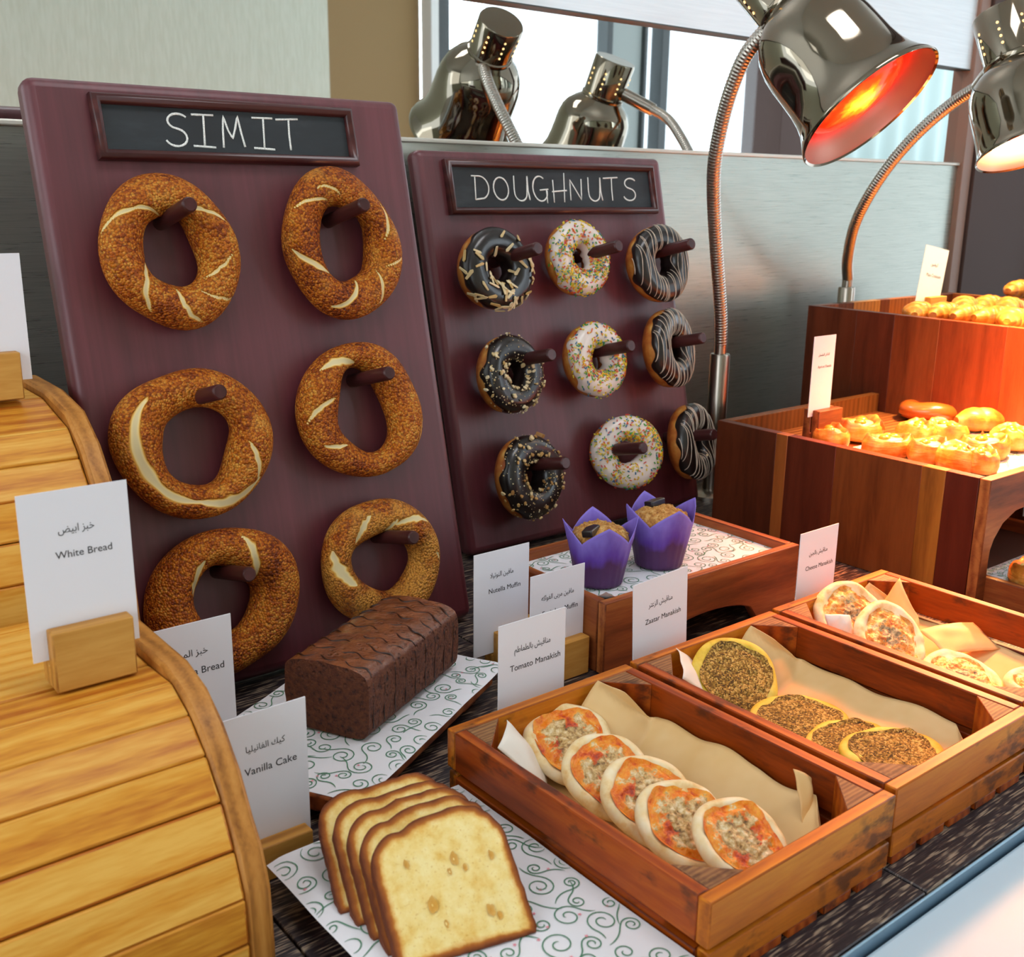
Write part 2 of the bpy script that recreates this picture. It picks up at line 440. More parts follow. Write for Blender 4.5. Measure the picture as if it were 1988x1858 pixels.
# ------------------------------------------------------------------ mesh collector
class G:
    def __init__(self):
        self.v = []; self.f = []; self.mi = []; self.at = {}; self.tint = []; self.cur = (1, 1, 1, 1)

    def add(self, vs, fs, m=0, M=None, **at):
        b = len(self.v)
        for p in vs:
            p = Vector(p)
            self.v.append(M @ p if M else p)
        for f in fs:
            self.f.append([b + i for i in f]); self.mi.append(m); self.tint.append(self.cur)
        for k, a in at.items():
            l = self.at.setdefault(k, [])
            l.extend([0.0] * (b - len(l))); l.extend(a)
        return self

    def box(self, lo, hi, m=0, M=None):
        x0, y0, z0 = lo; x1, y1, z1 = hi
        return self.add([(x0, y0, z0), (x1, y0, z0), (x1, y1, z0), (x0, y1, z0), (x0, y0, z1), (x1, y0, z1), (x1, y1, z1), (x0, y1, z1)],
                        [(0, 3, 2, 1), (4, 5, 6, 7), (0, 1, 5, 4), (1, 2, 6, 5), (2, 3, 7, 6), (3, 0, 4, 7)], m, M)

    def prism(self, poly, ext, m=0, M=None):
        n = len(poly); e = Vector(ext)
        vs = [Vector(p) for p in poly] + [Vector(p) + e for p in poly]
        fs = [tuple(range(n))[::-1], tuple(range(n, 2 * n))] + [(i, (i + 1) % n, n + (i + 1) % n, n + i) for i in range(n)]
        return self.add(vs, fs, m, M)

    def tube(self, pts, r, n=12, m=0, M=None, caps=True, closed=False):
        pts = [Vector(p) for p in pts]; k = len(pts)
        rs = r if isinstance(r, (list, tuple)) else [r] * k
        vs = []; fs = []; up = None
        for i, p in enumerate(pts):
            a = pts[(i - 1) % k] if closed or i else pts[0]
            b = pts[(i + 1) % k] if closed or i < k - 1 else pts[-1]
            t = (b - a).normalized()
            if up is None: up = t.orthogonal().normalized()
            up = (up - t * up.dot(t)).normalized()
            w = t.cross(up)
            for j in range(n):
                an = 2 * PI * j / n
                vs.append(p + (up * cos(an) + w * sin(an)) * rs[i])
        for i in range(k if closed else k - 1):
            for j in range(n):
                fs.append((i * n + j, i * n + (j + 1) % n, ((i + 1) % k) * n + (j + 1) % n, ((i + 1) % k) * n + j))
        if caps and not closed:
            fs += [tuple(range(n))[::-1], tuple(range((k - 1) * n, k * n))]
        return self.add(vs, fs, m, M)

    def lathe(self, prof, n=32, m=0, M=None, wob=None, at=None, caps=True):
        vs = []; fs = []; av = []
        k = len(prof)
        for i, (r, z) in enumerate(prof):
            for j in range(n):
                a = 2 * PI * j / n
                q = wob(a, i) if wob else 1.0
                vs.append((r * q * cos(a), r * q * sin(a), z)); av.append(at[i] if at else 0)
        for i in range(k - 1):
            for j in range(n):
                fs.append((i * n + j, i * n + (j + 1) % n, (i + 1) * n + (j + 1) % n, (i + 1) * n + j))
        if caps and prof[0][0] > 1e-6: fs.append(tuple(range(n))[::-1])
        if caps and prof[-1][0] > 1e-6: fs.append(tuple(range((k - 1) * n, k * n)))
        return self.add(vs, fs, m, M, **({'a': av} if at else {}))

    def grid(self, fn, nu, nv, cu=False, cv=False, m=0, M=None, flip=False, **at):
        U = nu if cu else nu + 1; V = nv if cv else nv + 1
        vs = []; av = {k: [] for k in at}
        for i in range(U):
            for j in range(V):
                u, v = i / nu, j / nv
                vs.append(fn(u, v))
                for k, g in at.items(): av[k].append(g(u, v))
        fs = []
        for i in range(nu):
            for j in range(nv):
                q = (i * V + j, ((i + 1) % U) * V + j, ((i + 1) % U) * V + (j + 1) % V, i * V + (j + 1) % V)
                fs.append(q[::-1] if flip else q)
        return self.add(vs, fs, m, M, **av)

    def ball(self, c, r, n=10, m=0, M=None, fn=None):
        c = Vector(c); rx, ry, rz = (r, r, r) if isinstance(r, (int, float)) else r
        def s(u, v):
            a, b = 2 * PI * u, PI * (v - 0.5)
            p = Vector((cos(a) * cos(b), sin(a) * cos(b), sin(b)))
            q = fn(p) if fn else 1.0
            return c + Vector((p.x * rx, p.y * ry, p.z * rz)) * q
        return self.grid(s, 2 * n, n, cu=True, m=m, M=M)

    def build(self, name, mats, parent=None, smooth=True, bevel=0.0, seg=2, sharp=40, thick=0.0, label=None, sub=0):
        o0 = origin(parent)
        me = bpy.data.meshes.new(name)
        me.from_pydata([p - o0 for p in self.v], [], self.f)
        for m in (mats if isinstance(mats, (list, tuple)) else [mats]):
            me.materials.append(MT[m])
        if any(self.mi): me.polygons.foreach_set('material_index', self.mi)
        if smooth:
            me.polygons.foreach_set('use_smooth', [True] * len(me.polygons))
            if sharp < 180: me.set_sharp_from_angle(angle=math.radians(sharp))
        for k, l in self.at.items():
            l.extend([0.0] * (len(self.v) - len(l)))
            me.attributes.new(k, 'FLOAT', 'POINT').data.foreach_set('value', l)
        if any(t != (1, 1, 1, 1) for t in self.tint):
            ca = me.color_attributes.new('tint', 'FLOAT_COLOR', 'CORNER')
            k = 0
            for f, t in zip(self.f, self.tint):
                for _ in f:
                    ca.data[k].color = t; k += 1
        me.update()
        o = bpy.data.objects.new(name, me); COL.objects.link(o)
        if parent: o.parent = parent
        if thick:
            md = o.modifiers.new('sheet', 'SOLIDIFY'); md.thickness = thick; md.offset = 0
        if bevel:
            md = o.modifiers.new('edge', 'BEVEL'); md.width = bevel; md.segments = seg; md.limit_method = 'ANGLE'; md.angle_limit = math.radians(50)
        if sub:
            md = o.modifiers.new('sub', 'SUBSURF'); md.levels = sub; md.render_levels = sub
        if label: o['label'] = label
        return o


def origin(o):
    p = Vector((0, 0, 0))
    while o:
        p += o.location; o = o.parent
    return p


def tag(o, label, cat, group=None, kind=None):
    o['label'] = label; o['category'] = cat
    if group: o['group'] = group
    if kind: o['kind'] = kind
    return o


def thing(name, label, cat, loc=(0, 0, 0), group=None):
    o = bpy.data.objects.new(name, None); COL.objects.link(o)
    o.location = loc; o.empty_display_size = 0.02
    return tag(o, label, cat, group)


def struct(name, g, mats, **k):
    o = g.build(name, mats, **k); o['kind'] = 'structure'; return o


def solo(name, g, mats, label, cat, base=None, group=None, **k):
    """a thing that is a single mesh, its origin at its base"""
    e = Vector(base) if base is not None else Vector((sum(p.x for p in g.v) / len(g.v), sum(p.y for p in g.v) / len(g.v), min(p.z for p in g.v)))
    g.v = [p - e for p in g.v]
    o = g.build(name, mats, **k); o.location = e
    return tag(o, label, cat, group)


def place(o, M):
    o.matrix_world = M
    return o


def frame(org, x, z):
    """matrix with local X along x, local Z along z"""
    x = Vector(x).normalized(); z = Vector(z); z = (z - x * z.dot(x)).normalized(); y = z.cross(x)
    return Matrix(((x.x, y.x, z.x, org[0]), (x.y, y.y, z.y, org[1]), (x.z, y.z, z.z, org[2]), (0, 0, 0, 1)))


def RZ(a): return Matrix.Rotation(math.radians(a), 4, 'Z')
def RX(a): return Matrix.Rotation(math.radians(a), 4, 'X')
def RY(a): return Matrix.Rotation(math.radians(a), 4, 'Y')
def T(*p): return Matrix.Translation(Vector(p[0]) if len(p) == 1 else Vector(p))


def nz(p, s=1.0, o=0.0):
    return noise.noise(Vector(p) * s + Vector((o, o * 1.7, o * 0.6)))


# ------------------------------------------------------------------ lettering
AR = {'ا': 'FE8D FE8E', 'ب': 'FE8F FE90 FE91 FE92', 'ت': 'FE95 FE96 FE97 FE98', 'ج': 'FE9D FE9E FE9F FEA0', 'خ': 'FEA5 FEA6 FEA7 FEA8',
      'د': 'FEA9 FEAA', 'ر': 'FEAD FEAE', 'ز': 'FEAF FEB0', 'س': 'FEB1 FEB2 FEB3 FEB4', 'ش': 'FEB5 FEB6 FEB7 FEB8', 'ض': 'FEBD FEBE FEBF FEC0',
      'ط': 'FEC1 FEC2 FEC3 FEC4', 'ع': 'FEC9 FECA FECB FECC', 'ف': 'FED1 FED2 FED3 FED4', 'ق': 'FED5 FED6 FED7 FED8', 'ك': 'FED9 FEDA FEDB FEDC',
      'ل': 'FEDD FEDE FEDF FEE0', 'م': 'FEE1 FEE2 FEE3 FEE4', 'ن': 'FEE5 FEE6 FEE7 FEE8', 'ه': 'FEE9 FEEA FEEB FEEC', 'و': 'FEED FEEE',
      'ى': 'FEEF FEF0', 'ي': 'FEF1 FEF2 FEF3 FEF4', '\u2020': 'FEFB FEFC'}


def arabic(w):
    w = w.replace('لا', '\u2020'); out = []
    for i, c in enumerate(w):
        if c not in AR: out.append(c); continue
        f = [chr(int(h, 16)) for h in AR[c].split()]
        pv = i > 0 and w[i - 1] in AR and len(AR[w[i - 1]].split()) == 4
        nx = i + 1 < len(w) and w[i + 1] in AR and len(f) == 4
        out.append(f[(1 if pv else 0) + (2 if nx else 0)])
    return ''.join(reversed(out))


def text(body, size, M, parent, mat='ink', width=None, name='lettering'):
    cu = bpy.data.curves.new('t', 'FONT'); cu.body = body; cu.size = size; cu.align_x = 'CENTER'; cu.align_y = 'CENTER'
    cu.extrude = 0.00006; cu.resolution_u = 3; cu.offset = 0
    o = bpy.data.objects.new('t', cu); COL.objects.link(o)
    bpy.context.view_layer.update()
    me = bpy.data.meshes.new_from_object(o.evaluated_get(bpy.context.evaluated_depsgraph_get()))
    bpy.data.objects.remove(o)
    if width and len(me.vertices):
        xs = [v.co.x for v in me.vertices]; k = width / max(1e-6, max(xs) - min(xs))
        for v in me.vertices: v.co.x *= k; v.co.y *= max(0.9, min(k, 1.5))
    me.transform(M)
    me.materials.clear(); me.materials.append(MT[mat])
    t = bpy.data.objects.new(name, me); COL.objects.link(t); t.parent = parent
    return t


# ------------------------------------------------------------------ scroll print on paper
def scrolls(W, H, seed, pitch=0.026, rmin=0.0062, rmax=0.0130):
    r = random.Random(seed); lines = []; stars = []; used = []
    for _ in range(int(W * H / pitch / pitch * 14)):
        c = (r.uniform(0, W), r.uniform(0, H)); R = r.uniform(rmin, rmax)
        if any((c[0] - u[0]) ** 2 + (c[1] - u[1]) ** 2 < (0.86 * (R + u[2]) + 0.0022) ** 2 for u in used): continue
        used.append((*c, R)); a0 = r.uniform(0, 2 * PI); s = r.choice((-1, 1)); turns = r.uniform(1.35, 1.75)
        pts = []
        n = 30
        for i in range(n + 1):
            t = i / n; a = a0 + s * t * turns * 2 * PI; q = R * (1 - 0.80 * t)
            pts.append((c[0] + q * cos(a), c[1] + q * sin(a)))
        # the stem runs off the outer end in a counter-curve
        d = a0 - s * PI / 2; p = pts[0]; stem = []; L = r.uniform(0.014, 0.030); k = r.uniform(30, 75)
        for i in range(1, 15):
            d += s * k * L / 14 * (1.0 if i > 5 else -0.6)
            p = (p[0] + cos(d) * L / 14, p[1] + sin(d) * L / 14); stem.append(p)
        lines.append(stem[::-1] + pts)
        if r.random() < 0.55: stars.append((c[0] + r.uniform(-1, 1) * R * 1.3, c[1] + r.uniform(-1, 1) * R * 1.3))
    return lines, stars


def printed_sheet(g, S, W, H, seed, nu=24, nv=24, lift=0.0006, w=0.0010, pitch=0.026, **k):
    """S(u, v) in metres -> point; paper is material 0, green scrolls 1, red stars 2"""
    g.grid(lambda u, v: S(u * W, v * H), nu, nv)
    lines, stars = scrolls(W, H, seed, pitch, **k)
    def L(u, v): return Vector(S(u, v)) + Vector((0, 0, lift))
    for ln in lines:
        run = []
        for i, (u, v) in enumerate(ln):
            if 0.001 < u < W - 0.001 and 0.001 < v < H - 0.001: run.append((u, v))
            else:
                strip(g, run, L, w); run = []
        strip(g, run, L, w)
    for (u, v) in stars:
        if 0.004 < u < W - 0.004 and 0.004 < v < H - 0.004:
            n = 10; q = [(u + (0.0019 if i % 2 else 0.0007) * cos(i * PI / 5), v + (0.0019 if i % 2 else 0.0007) * sin(i * PI / 5)) for i in range(n)]
            g.add([L(*p) for p in q], [tuple(range(n))], 2)


def strip(g, run, L, w, m=1):
    if len(run) < 3: return
    vs = []
    for i, (u, v) in enumerate(run):
        a = run[max(0, i - 1)]; b = run[min(len(run) - 1, i + 1)]
        d = math.hypot(b[0] - a[0], b[1] - a[1]) or 1e-9
        nx, ny = -(b[1] - a[1]) / d, (b[0] - a[0]) / d
        q = w * 0.5 * min(1, 0.35 + 0.2 * min(i, len(run) - 1 - i))
        vs += [L(u + nx * q, v + ny * q), L(u - nx * q, v - ny * q)]
    g.add(vs, [(2 * i, 2 * i + 1, 2 * i + 3, 2 * i + 2) for i in range(len(run) - 1)], m)


SWIRL = ['swirl_paper', 'swirl_green', 'swirl_red']


# ------------------------------------------------------------------ the room
WALL_Y = 1.365
def px_of(x, y, z):
    c = ROT.transposed() @ (Vector((x, y, z)) - EYE)
    return PCX + FPX * c.x / -c.z, PCY - FPX * c.y / -c.z


struct('floor', G().box((-3.2, WIN_Y - 0.2, -0.95), (9.6, 2.0, -0.9)), 'floor')
struct('ceiling', G().box((-3.2, WIN_Y - 0.2, 2.7), (9.6, 2.0, 2.8)), 'white_paint')
struct('wall_back', G().box((-3.2, WALL_Y, -0.9), (2.40, WALL_Y + 0.09, 0.583)), 'panel')
struct('trim_1', G().box((-3.2, WALL_Y - 0.006, 0.583), (2.40, WALL_Y + 0.09, 0.590)), 'ledge', bevel=0.002)
struct('wall_upper', G().box((-3.2, WALL_Y - 0.004, 0.791), (2.40, WALL_Y + 0.09, 2.7)), 'pale_panel')
struct('trim_2', G().box((-3.2, WALL_Y - 0.0045, 0.789), (2.40, WALL_Y + 0.02, 0.791)), 'dark_frame')
g = G(); g.box((-3.2, WALL_Y + 0.012, 0.590), (2.40, WALL_Y + 0.016, 0.789))
m = solo('wall_mirror', g, 'mirror', 'long low mirror set into the wall above the woven metal panel', 'mirror', base=(-0.4, WALL_Y + 0.012, 0.59))
# the pillar that ends the mirror
struct('trim_3', G().box((2.40, 1.352, -0.9), (2.44, 1.46, 2.7)), 'tan_trim', bevel=0.002)
struct('wall_pillar', G().box((2.441, 1.345, -0.9), (2.80, 1.46, 2.7)), 'dark_brown', bevel=0.003)
struct('wall_right', G().box((2.80, 1.33, -0.9), (3.4, 1.46, 2.7)), 'dark_brown')
struct('wall_left', G().box((-3.2, -0.7, -0.9), (-3.1, WALL_Y, 2.7)), 'wallpaper')

# window side of the room: it is what the mirror shows
def wx(px, y=150):
    """where a feature seen in the mirror stands on the window wall"""
    return onY(px, y, 2 * (WALL_Y + 0.012) - WIN_Y).x
XC = wx(640)
struct('wall_front', G().box((-3.2, WIN_Y - 0.12, -0.9), (XC, WIN_Y, 2.7)), 'wallpaper')
g = G(); x0, x1 = XC, wx(836)
g.prism([(x0, WIN_Y, -0.9), (x1, WIN_Y - 0.10, -0.9), (x1, WIN_Y - 0.2, -0.9), (x0, WIN_Y - 0.12, -0.9)], (0, 0, 3.6))
struct('wall_corner', g, 'tan_wall')
def post(name, p0, p1, mat, d0=-0.10, d1=0.0, slant=0.0):
    a, b = wx(p0), wx(p1)
    g = G(); g.prism([(a + slant, WIN_Y + d0, -0.9), (b + slant, WIN_Y + d0, -0.9), (b + slant, WIN_Y + d1, -0.9), (a + slant, WIN_Y + d1, -0.9)], (-slant * 1.9, 0, 3.6))
    struct(name, g, mat, bevel=0.004)
post('trim_4', 838, 853, 'white_paint')
post('trim_5', 853, 874, 'dark_frame')
post('trim_6', 1178, 1188, 'dark_frame')
post('trim_7', 1188, 1250, 'grey_frame', -0.12, -0.03)
post('trim_8', 1250, 1256, 'dark_frame')
post('trim_9', 1283, 1298, 'dark_frame')
post('wall_mullion', 1512, 1572, 'dark_brown', -0.3, 0.05)
xa, xb = wx(874), wx(1512)
struct('trim_10', G().box((xa, WIN_Y - 0.09, 1.115), (wx(960), WIN_Y - 0.02, 1.16)), 'dark_frame')
struct('wall_below_window', G().box((x1, WIN_Y - 0.12, -0.9), (9.6, WIN_Y, 0.36)), 'white_paint')
struct('wall_above_window', G().box((x1, WIN_Y - 0.12, 2.35), (9.6, WIN_Y, 2.7)), 'white_paint')
g = G(); xw = wx(1572)
def curtain(u, v): return (xw + u * (9.5 - xw), WIN_Y - 0.05 + 0.03 * sin(u * 60), 0.3 + v * 2.1)
g.grid(curtain, 260, 2)
tag(g.build('curtain', 'curtain', thick=0.002), 'pale curtain beside the window, seen in the mirror', 'curtain')
for nm, a, b in (('window_1', 874, 1178), ('window_2', 1256, 1283), ('window_3', 1298, 1512)):
    struct(nm, G().box((wx(a), WIN_Y - 0.075, 0.36), (wx(b), WIN_Y - 0.069, 2.35)), 'pane', smooth=False)


# ------------------------------------------------------------------ counter
CE, CM = 0.3545, 0.351                       # front edge of the laminate, front of the metal strip
cnt = thing('buffet_counter', 'long buffet counter topped with near-black streaked boards that carries the whole display', 'counter', (0.7, 0.86, -0.9))
for a, b in ((-1.2, 0.2885), (0.2905, 0.6995), (0.7015, 1.30), (1.302, 2.395)):
    G().box((a, CE, -0.012), (b, 1.36, 0.0)).build('counter_board', 'laminate', cnt, bevel=0.0012)
G().box((-1.2, CM, -0.034), (2.395, CE - 0.0005, -0.0005)).build('edge_strip', 'edge_metal', cnt, bevel=0.002)
G().box((-1.2, CE, -0.9), (2.395, 1.36, -0.0125)).build('counter_body', 'dark_brown', cnt)
rail = thing('tray_rail', 'pale stone tray rail along the front of the buffet counter', 'tray rail', (0.7, 0.25, -0.06))
G().box((-1.2, 0.255, -0.06), (2.60, 0.3495, -0.010)).build('rail_slab', 'rail', rail, bevel=0.004)
G().box((-1.2, 0.215, -0.066), (2.60, 0.2545, -0.018)).build('rail_edge', 'edge_metal', rail, bevel=0.004)
for x in (-0.6, 0.9, 2.2):
    G().prism([(x, 0.23, -0.066), (x, 0.3505, -0.066), (x, 0.3505, -0.16)], (0.02, 0, 0)).build('bracket', 'edge_metal', rail)


# ------------------------------------------------------------------ bread bins with a curved slatted shutter
def bread_bin(label, xr, prof, inner, zbase, x0, yback, nslat, edge_w=0.019):
    """prof: outer (y, z) outline of the end panel from the back of its flat top to the foot; inner: the same for the slats"""
    t = thing('bread_bin', label, 'bread bin', ((x0 + xr) / 2, (prof[-1][0] + yback) / 2, zbase), 'slatted bread bins')
    for xa in (xr - edge_w, x0):
        G().prism([(xa, y, z) for y, z in [(yback, prof[0][1])] + prof + [(yback, zbase)]], (edge_w, 0, 0)).build('end_panel', 'pine_side', t, bevel=0.003, sharp=30)
    G().box((x0 + edge_w, yback - 0.012, zbase), (xr - edge_w, yback, inner[0][1] - 0.002)).build('back_panel', 'pine', t)
    # slats follow the inner curve
    pts = [Vector((0, y, z)) for y, z in inner]
    L = [0]
    for a, b in zip(pts, pts[1:]): L.append(L[-1] + (b - a).length)
    def at(s):
        for i in range(len(pts) - 1):
            if s <= L[i + 1] or i == len(pts) - 2:
                return pts[i].lerp(pts[i + 1], (s - L[i]) / (L[i + 1] - L[i]))
    s0 = 0.0
    widths = nslat
    tot = sum(widths); g = G()
    for w in widths:
        s1 = s0 + w * L[-1] / tot
        a, b = at(s0 + 0.0007), at(s1 - 0.0007)
        d = (b - a).normalized(); nrm = Vector((0, d.z, -d.y))
        if nrm.y > 0 and nrm.z < 0: nrm = -nrm
        q = [a - nrm * 0.003, b - nrm * 0.003, b - nrm * 0.012, a - nrm * 0.012]
        g.prism([(x0 + edge_w + 0.0005, p.y, p.z) for p in q], (xr - x0 - 2 * edge_w - 0.001, 0, 0))
        s0 = s1
    g.build('slatted_shutter', 'pine', t, bevel=0.0018)
    return t

XN = 0.268
near_out = [(onX(*q, XN).y, onX(*q, XN).z) for q in ((280, 1207), (330, 1250), (366, 1280), (404, 1333), (436, 1401), (469, 1493), (495, 1588), (512, 1641), (528, 1721), (537, 1836))]
ztop = near_out[0][1]
near_out = [(y, ztop if i < 2 else z) for i, (y, z) in enumerate(near_out)] + [(near_out[-1][0], 0.0)]
XI = XN - 0.019
near_in = [(onX(*q, XI).y, onX(*q, XI).z) for q in ((339, 1321), (377, 1394), (410, 1478), (434, 1554), (453, 1622), (476, 1714), (484, 1760))]
yN = 0.87
near_in = [(yN, ztop - 0.006), (0.735, ztop - 0.006)] + near_in + [(near_in[-1][0] - 0.002, 0.03), (near_in[-1][0] - 0.002, 0.004)]
bread_bin('near pine bread bin with a curved slatted front, carrying the White Bread card', XN, near_out, near_in, 0.0, -0.25, yN,
          [0.135, 0.046, 0.034, 0.034, 0.034, 0.034, 0.034, 0.034, 0.026])
XF = 0.303
far_out = [(onX(*q, XF).y, onX(*q, XF).z) for q in ((75, 728), (124, 754), (166, 796), (196, 860), (218, 928))]
ztf = far_out[0][1]
far_out = [(1.16, ztf), (far_out[1][0], ztf - 0.002)] + far_out[2:] + [(0.915, 0.20), (0.905, 0.12), (0.90, 0.0)]
XIF = XF - 0.019
far_in = [(onX(*q, XIF).y, onX(*q, XIF).z) for q in ((60, 741), (120, 800), (143, 841), (166, 913), (175, 935))]
far_in = [(1.16, ztf - 0.005), (1.085, ztf - 0.005)] + far_in[1:] + [(0.925, 0.20), (0.915, 0.12), (0.912, 0.004)]
bread_bin('far taller pine bread bin with a curved slatted front, beside the simit board', XF, far_out, far_in, 0.0, -0.22, 1.165,
          [0.08, 0.075, 0.034, 0.034, 0.034, 0.036, 0.036, 0.036, 0.036, 0.036, 0.036])


# ------------------------------------------------------------------ food labels: a slotted pine block that holds a printed card
def food_label(label, en, ar, tl, tr, y, base, block=0.0, bw=0.058, rot=0.0, roll=0.0, h=0.120, bh=0.044, group='food labels', bmat='pine_block', en_w=0.50, ar_w=0.34, width=None):
    a, b = onY(*tl, y), onY(*tr, y)
    w = width or (b - a).length
    mid = (a + b) / 2
    top = mid.z
    t = thing('food_label', label, 'food label', (mid.x, y, base), group)
    zc = top - base                                            # top of the card above the block's foot
    g = G()
    x0, x1 = block - bw / 2, block + bw / 2
    sl = 0.0012
    o = Vector(t.location)
    d = 0.030
    # block with a slot: section in y-z, extruded along x
    sec = [(-d / 2, 0), (d / 2, 0), (d / 2, bh), (sl, bh), (sl, bh * 0.35), (-sl, bh * 0.35), (-sl, bh), (-d / 2, bh)]
    g.prism([o + Vector((x0, p, q)) for p, q in sec], (bw, 0, 0))
    g.build('block', bmat, t, bevel=0.0022, sharp=30)
    g = G(); zb = max(zc - h, bh * 0.36)
    R0 = T(o) @ T(0, 0, zb) @ RY(roll) @ T(0, 0, -zb)
    g.box((-w / 2, -0.0005, zb), (w / 2, 0.0005, zc), 0, R0)
    c = g.build('card', 'card', t, smooth=False)
    P = RY(roll)
    F = Matrix(((1, 0, 0, 0), (0, 0, -1, -0.0006), (0, 1, 0, 0), (0, 0, 0, 1)))
    base_m = T(0, 0, zb) @ RY(roll) @ T(0, 0, -zb)
    if ar: text(arabic(ar), w * 0.115, base_m @ T(0.0, 0, zc - h * 0.235) @ F, c, width=w * ar_w)
    if en: text(en, w * 0.085, base_m @ T(0.004, 0, zc - h * 0.385) @ F, c, width=w * en_w)
    if rot: t.rotation_euler = (0, 0, math.radians(rot))
    return t

food_label('White Bread card in a pine block on the near bread bin', 'White Bread', 'خبز ابيض', (28, 960), (245, 935), 0.735, ztop - 0.006, 0.001, 0.056, en_w=0.52, ar_w=0.33)
food_label('food card in a pine block on the far bread bin', 'Bread', '', (-150, 497), (37, 490), 1.075, ztf - 0.005, -0.004, 0.064, width=0.080, en_w=0.30)
food_label('Banana Bread card standing behind the near bread bin and the Vanilla Cake card', 'Banana Bread', 'خبز الموز', (283, 1226), (447, 1195), 0.845, 0.030, -0.014, 0.048, en_w=0.66, ar_w=0.40)
food_label('Vanilla Cake card in a pine block beside the sliced yellow cake', 'Vanilla Cake', 'كيك الفانيليا', (425, 1397), (592, 1358), 0.690, 0.0, 0.000, 0.060, h=0.125, bh=0.030, en_w=0.62, ar_w=0.46)
food_label('left one of the two muffin cards in front of the doughnut board', 'Nutella Muffin', 'مافين النوتيلا', (920, 1082), (1027, 1050), 0.875, 0.0, 0.024, 0.072, en_w=0.58, ar_w=0.42)
food_label('Fruit Jam Muffin card between the Nutella Muffin card and the muffin tray', 'Fruit Jam Muffin', 'مافين مربى الفواكه', (1030, 1120), (1135, 1093), 0.815, 0.0, 0.008, 0.056, en_w=0.66, ar_w=0.60)
food_label('Tomato Manakish card standing behind the tomato flatbread crate', 'Tomato Manakish', 'مناقيش بالطماطم', (968, 1215), (1098, 1180), 0.712, 0.0, 0.0, en_w=0.76, ar_w=0.54)
food_label('Zaatar Manakish card standing behind the thyme flatbread crate', 'Zaatar Manakish', 'مناقيش الزعتر', (1238, 1127), (1342, 1103), 0.712, 0.0, 0.0, roll=-3, en_w=0.66, ar_w=0.44)
food_label('Cheese Manakish card standing behind the cheese flatbread crate', 'Cheese Manakish', 'مناقيش بالجبن', (1555, 1036), (1628, 1017), 0.712, 0.0, 0.0, en_w=0.72, ar_w=0.48)


# ------------------------------------------------------------------ leaning peg boards
def chalk_word(word, W, H, M, parent):
    """hand-written capitals as chalk strokes: each letter is strokes of points in a unit box"""
    def arc(cx, cy, rx, ry, a0, a1, n=12): return [(cx + rx * cos(math.radians(a0 + (a1 - a0) * i / n)), cy + ry * sin(math.radians(a0 + (a1 - a0) * i / n))) for i in range(n + 1)]
    S = arc(0.58, 0.76, 0.40, 0.23, 35, 235, 10) + arc(0.42, 0.27, 0.42, 0.27, 75, -160, 12)
    LET = {
        'S': (0.78, [S]),
        'I': (0.86, [[(0.10, 0.99), (0.98, 1.0)], [(0.58, 0.99), (0.46, 0.03)], [(0.02, 0.03), (0.90, 0.0)]]),
        'M': (1.06, [[(0.10, 0.0), (0.17, 0.55), (0.26, 1.0), (0.38, 0.55), (0.52, 0.30), (0.68, 0.62), (0.84, 1.02), (0.90, 0.5), (0.98, 0.05)]]),
        'T': (0.98, [[(0.0, 0.97), (0.98, 1.02)], [(0.56, 0.97), (0.50, 0.5), (0.48, 0.0)]]),
        'D': (0.86, [[(0.20, 0.92), (0.10, 0.0)], [(0.0, 0.96), (0.42, 0.96)] + arc(0.40, 0.50, 0.50, 0.46, 85, -70, 12) + [(0.10, 0.02)]]),
        'O': (0.92, [arc(0.48, 0.46, 0.42, 0.46, 110, 470, 22)]),
        'U': (0.86, [[(0.12, 1.0), (0.06, 0.45)] + arc(0.42, 0.30, 0.36, 0.33, 190, 340, 10) + [(0.84, 0.6), (0.90, 1.0), (0.86, 0.4), (0.92, 0.0)]]),
        'G': (0.94, [arc(0.50, 0.48, 0.44, 0.52, 55, 330, 18) + [(0.90, 0.40)], [(0.46, 0.42), (0.98, 0.46)], [(0.86, 0.44), (0.84, -0.12)]]),
        'H': (0.84, [[(0.12, 0.86), (0.06, -0.10)], [(0.86, 1.16), (0.70, -0.08)], [(0.0, 0.36), (0.92, 0.42)]]),
        'N': (0.90, [[(0.02, 0.0), (0.10, 0.88), (0.70, 0.02), (0.82, 0.92)]])}
    tot = sum(LET[c][0] + 0.16 for c in word) - 0.16
    k = W / tot; x = 0.0; g = G()
    for c in word:
        wd_, st = LET[c]
        for s in st:
            pts = []
            for (a, b), (c2, d2) in zip(s, s[1:]):
                for i in range(4): pts.append((a + (c2 - a) * i / 4, b + (d2 - b) * i / 4))
            pts.append(s[-1])
            P = [Vector(((x + a * 0.92) * k - W / 2, (b - 0.5) * H, 0.0)) for a, b in pts]
            n = len(P)
            rs = [0.0015 * (0.75 + 0.35 * abs(nz((p.x * 90, p.y * 90, 3)))) for p in P]
            g2 = G(); g2.tube(P, rs, 6)
            g.add([(p.x, p.y, p.z * 0.25) for p in g2.v], g2.f, 0, M)
        x += wd_ + 0.16
    return g.build('chalk_lettering', 'chalk', parent, sharp=180)


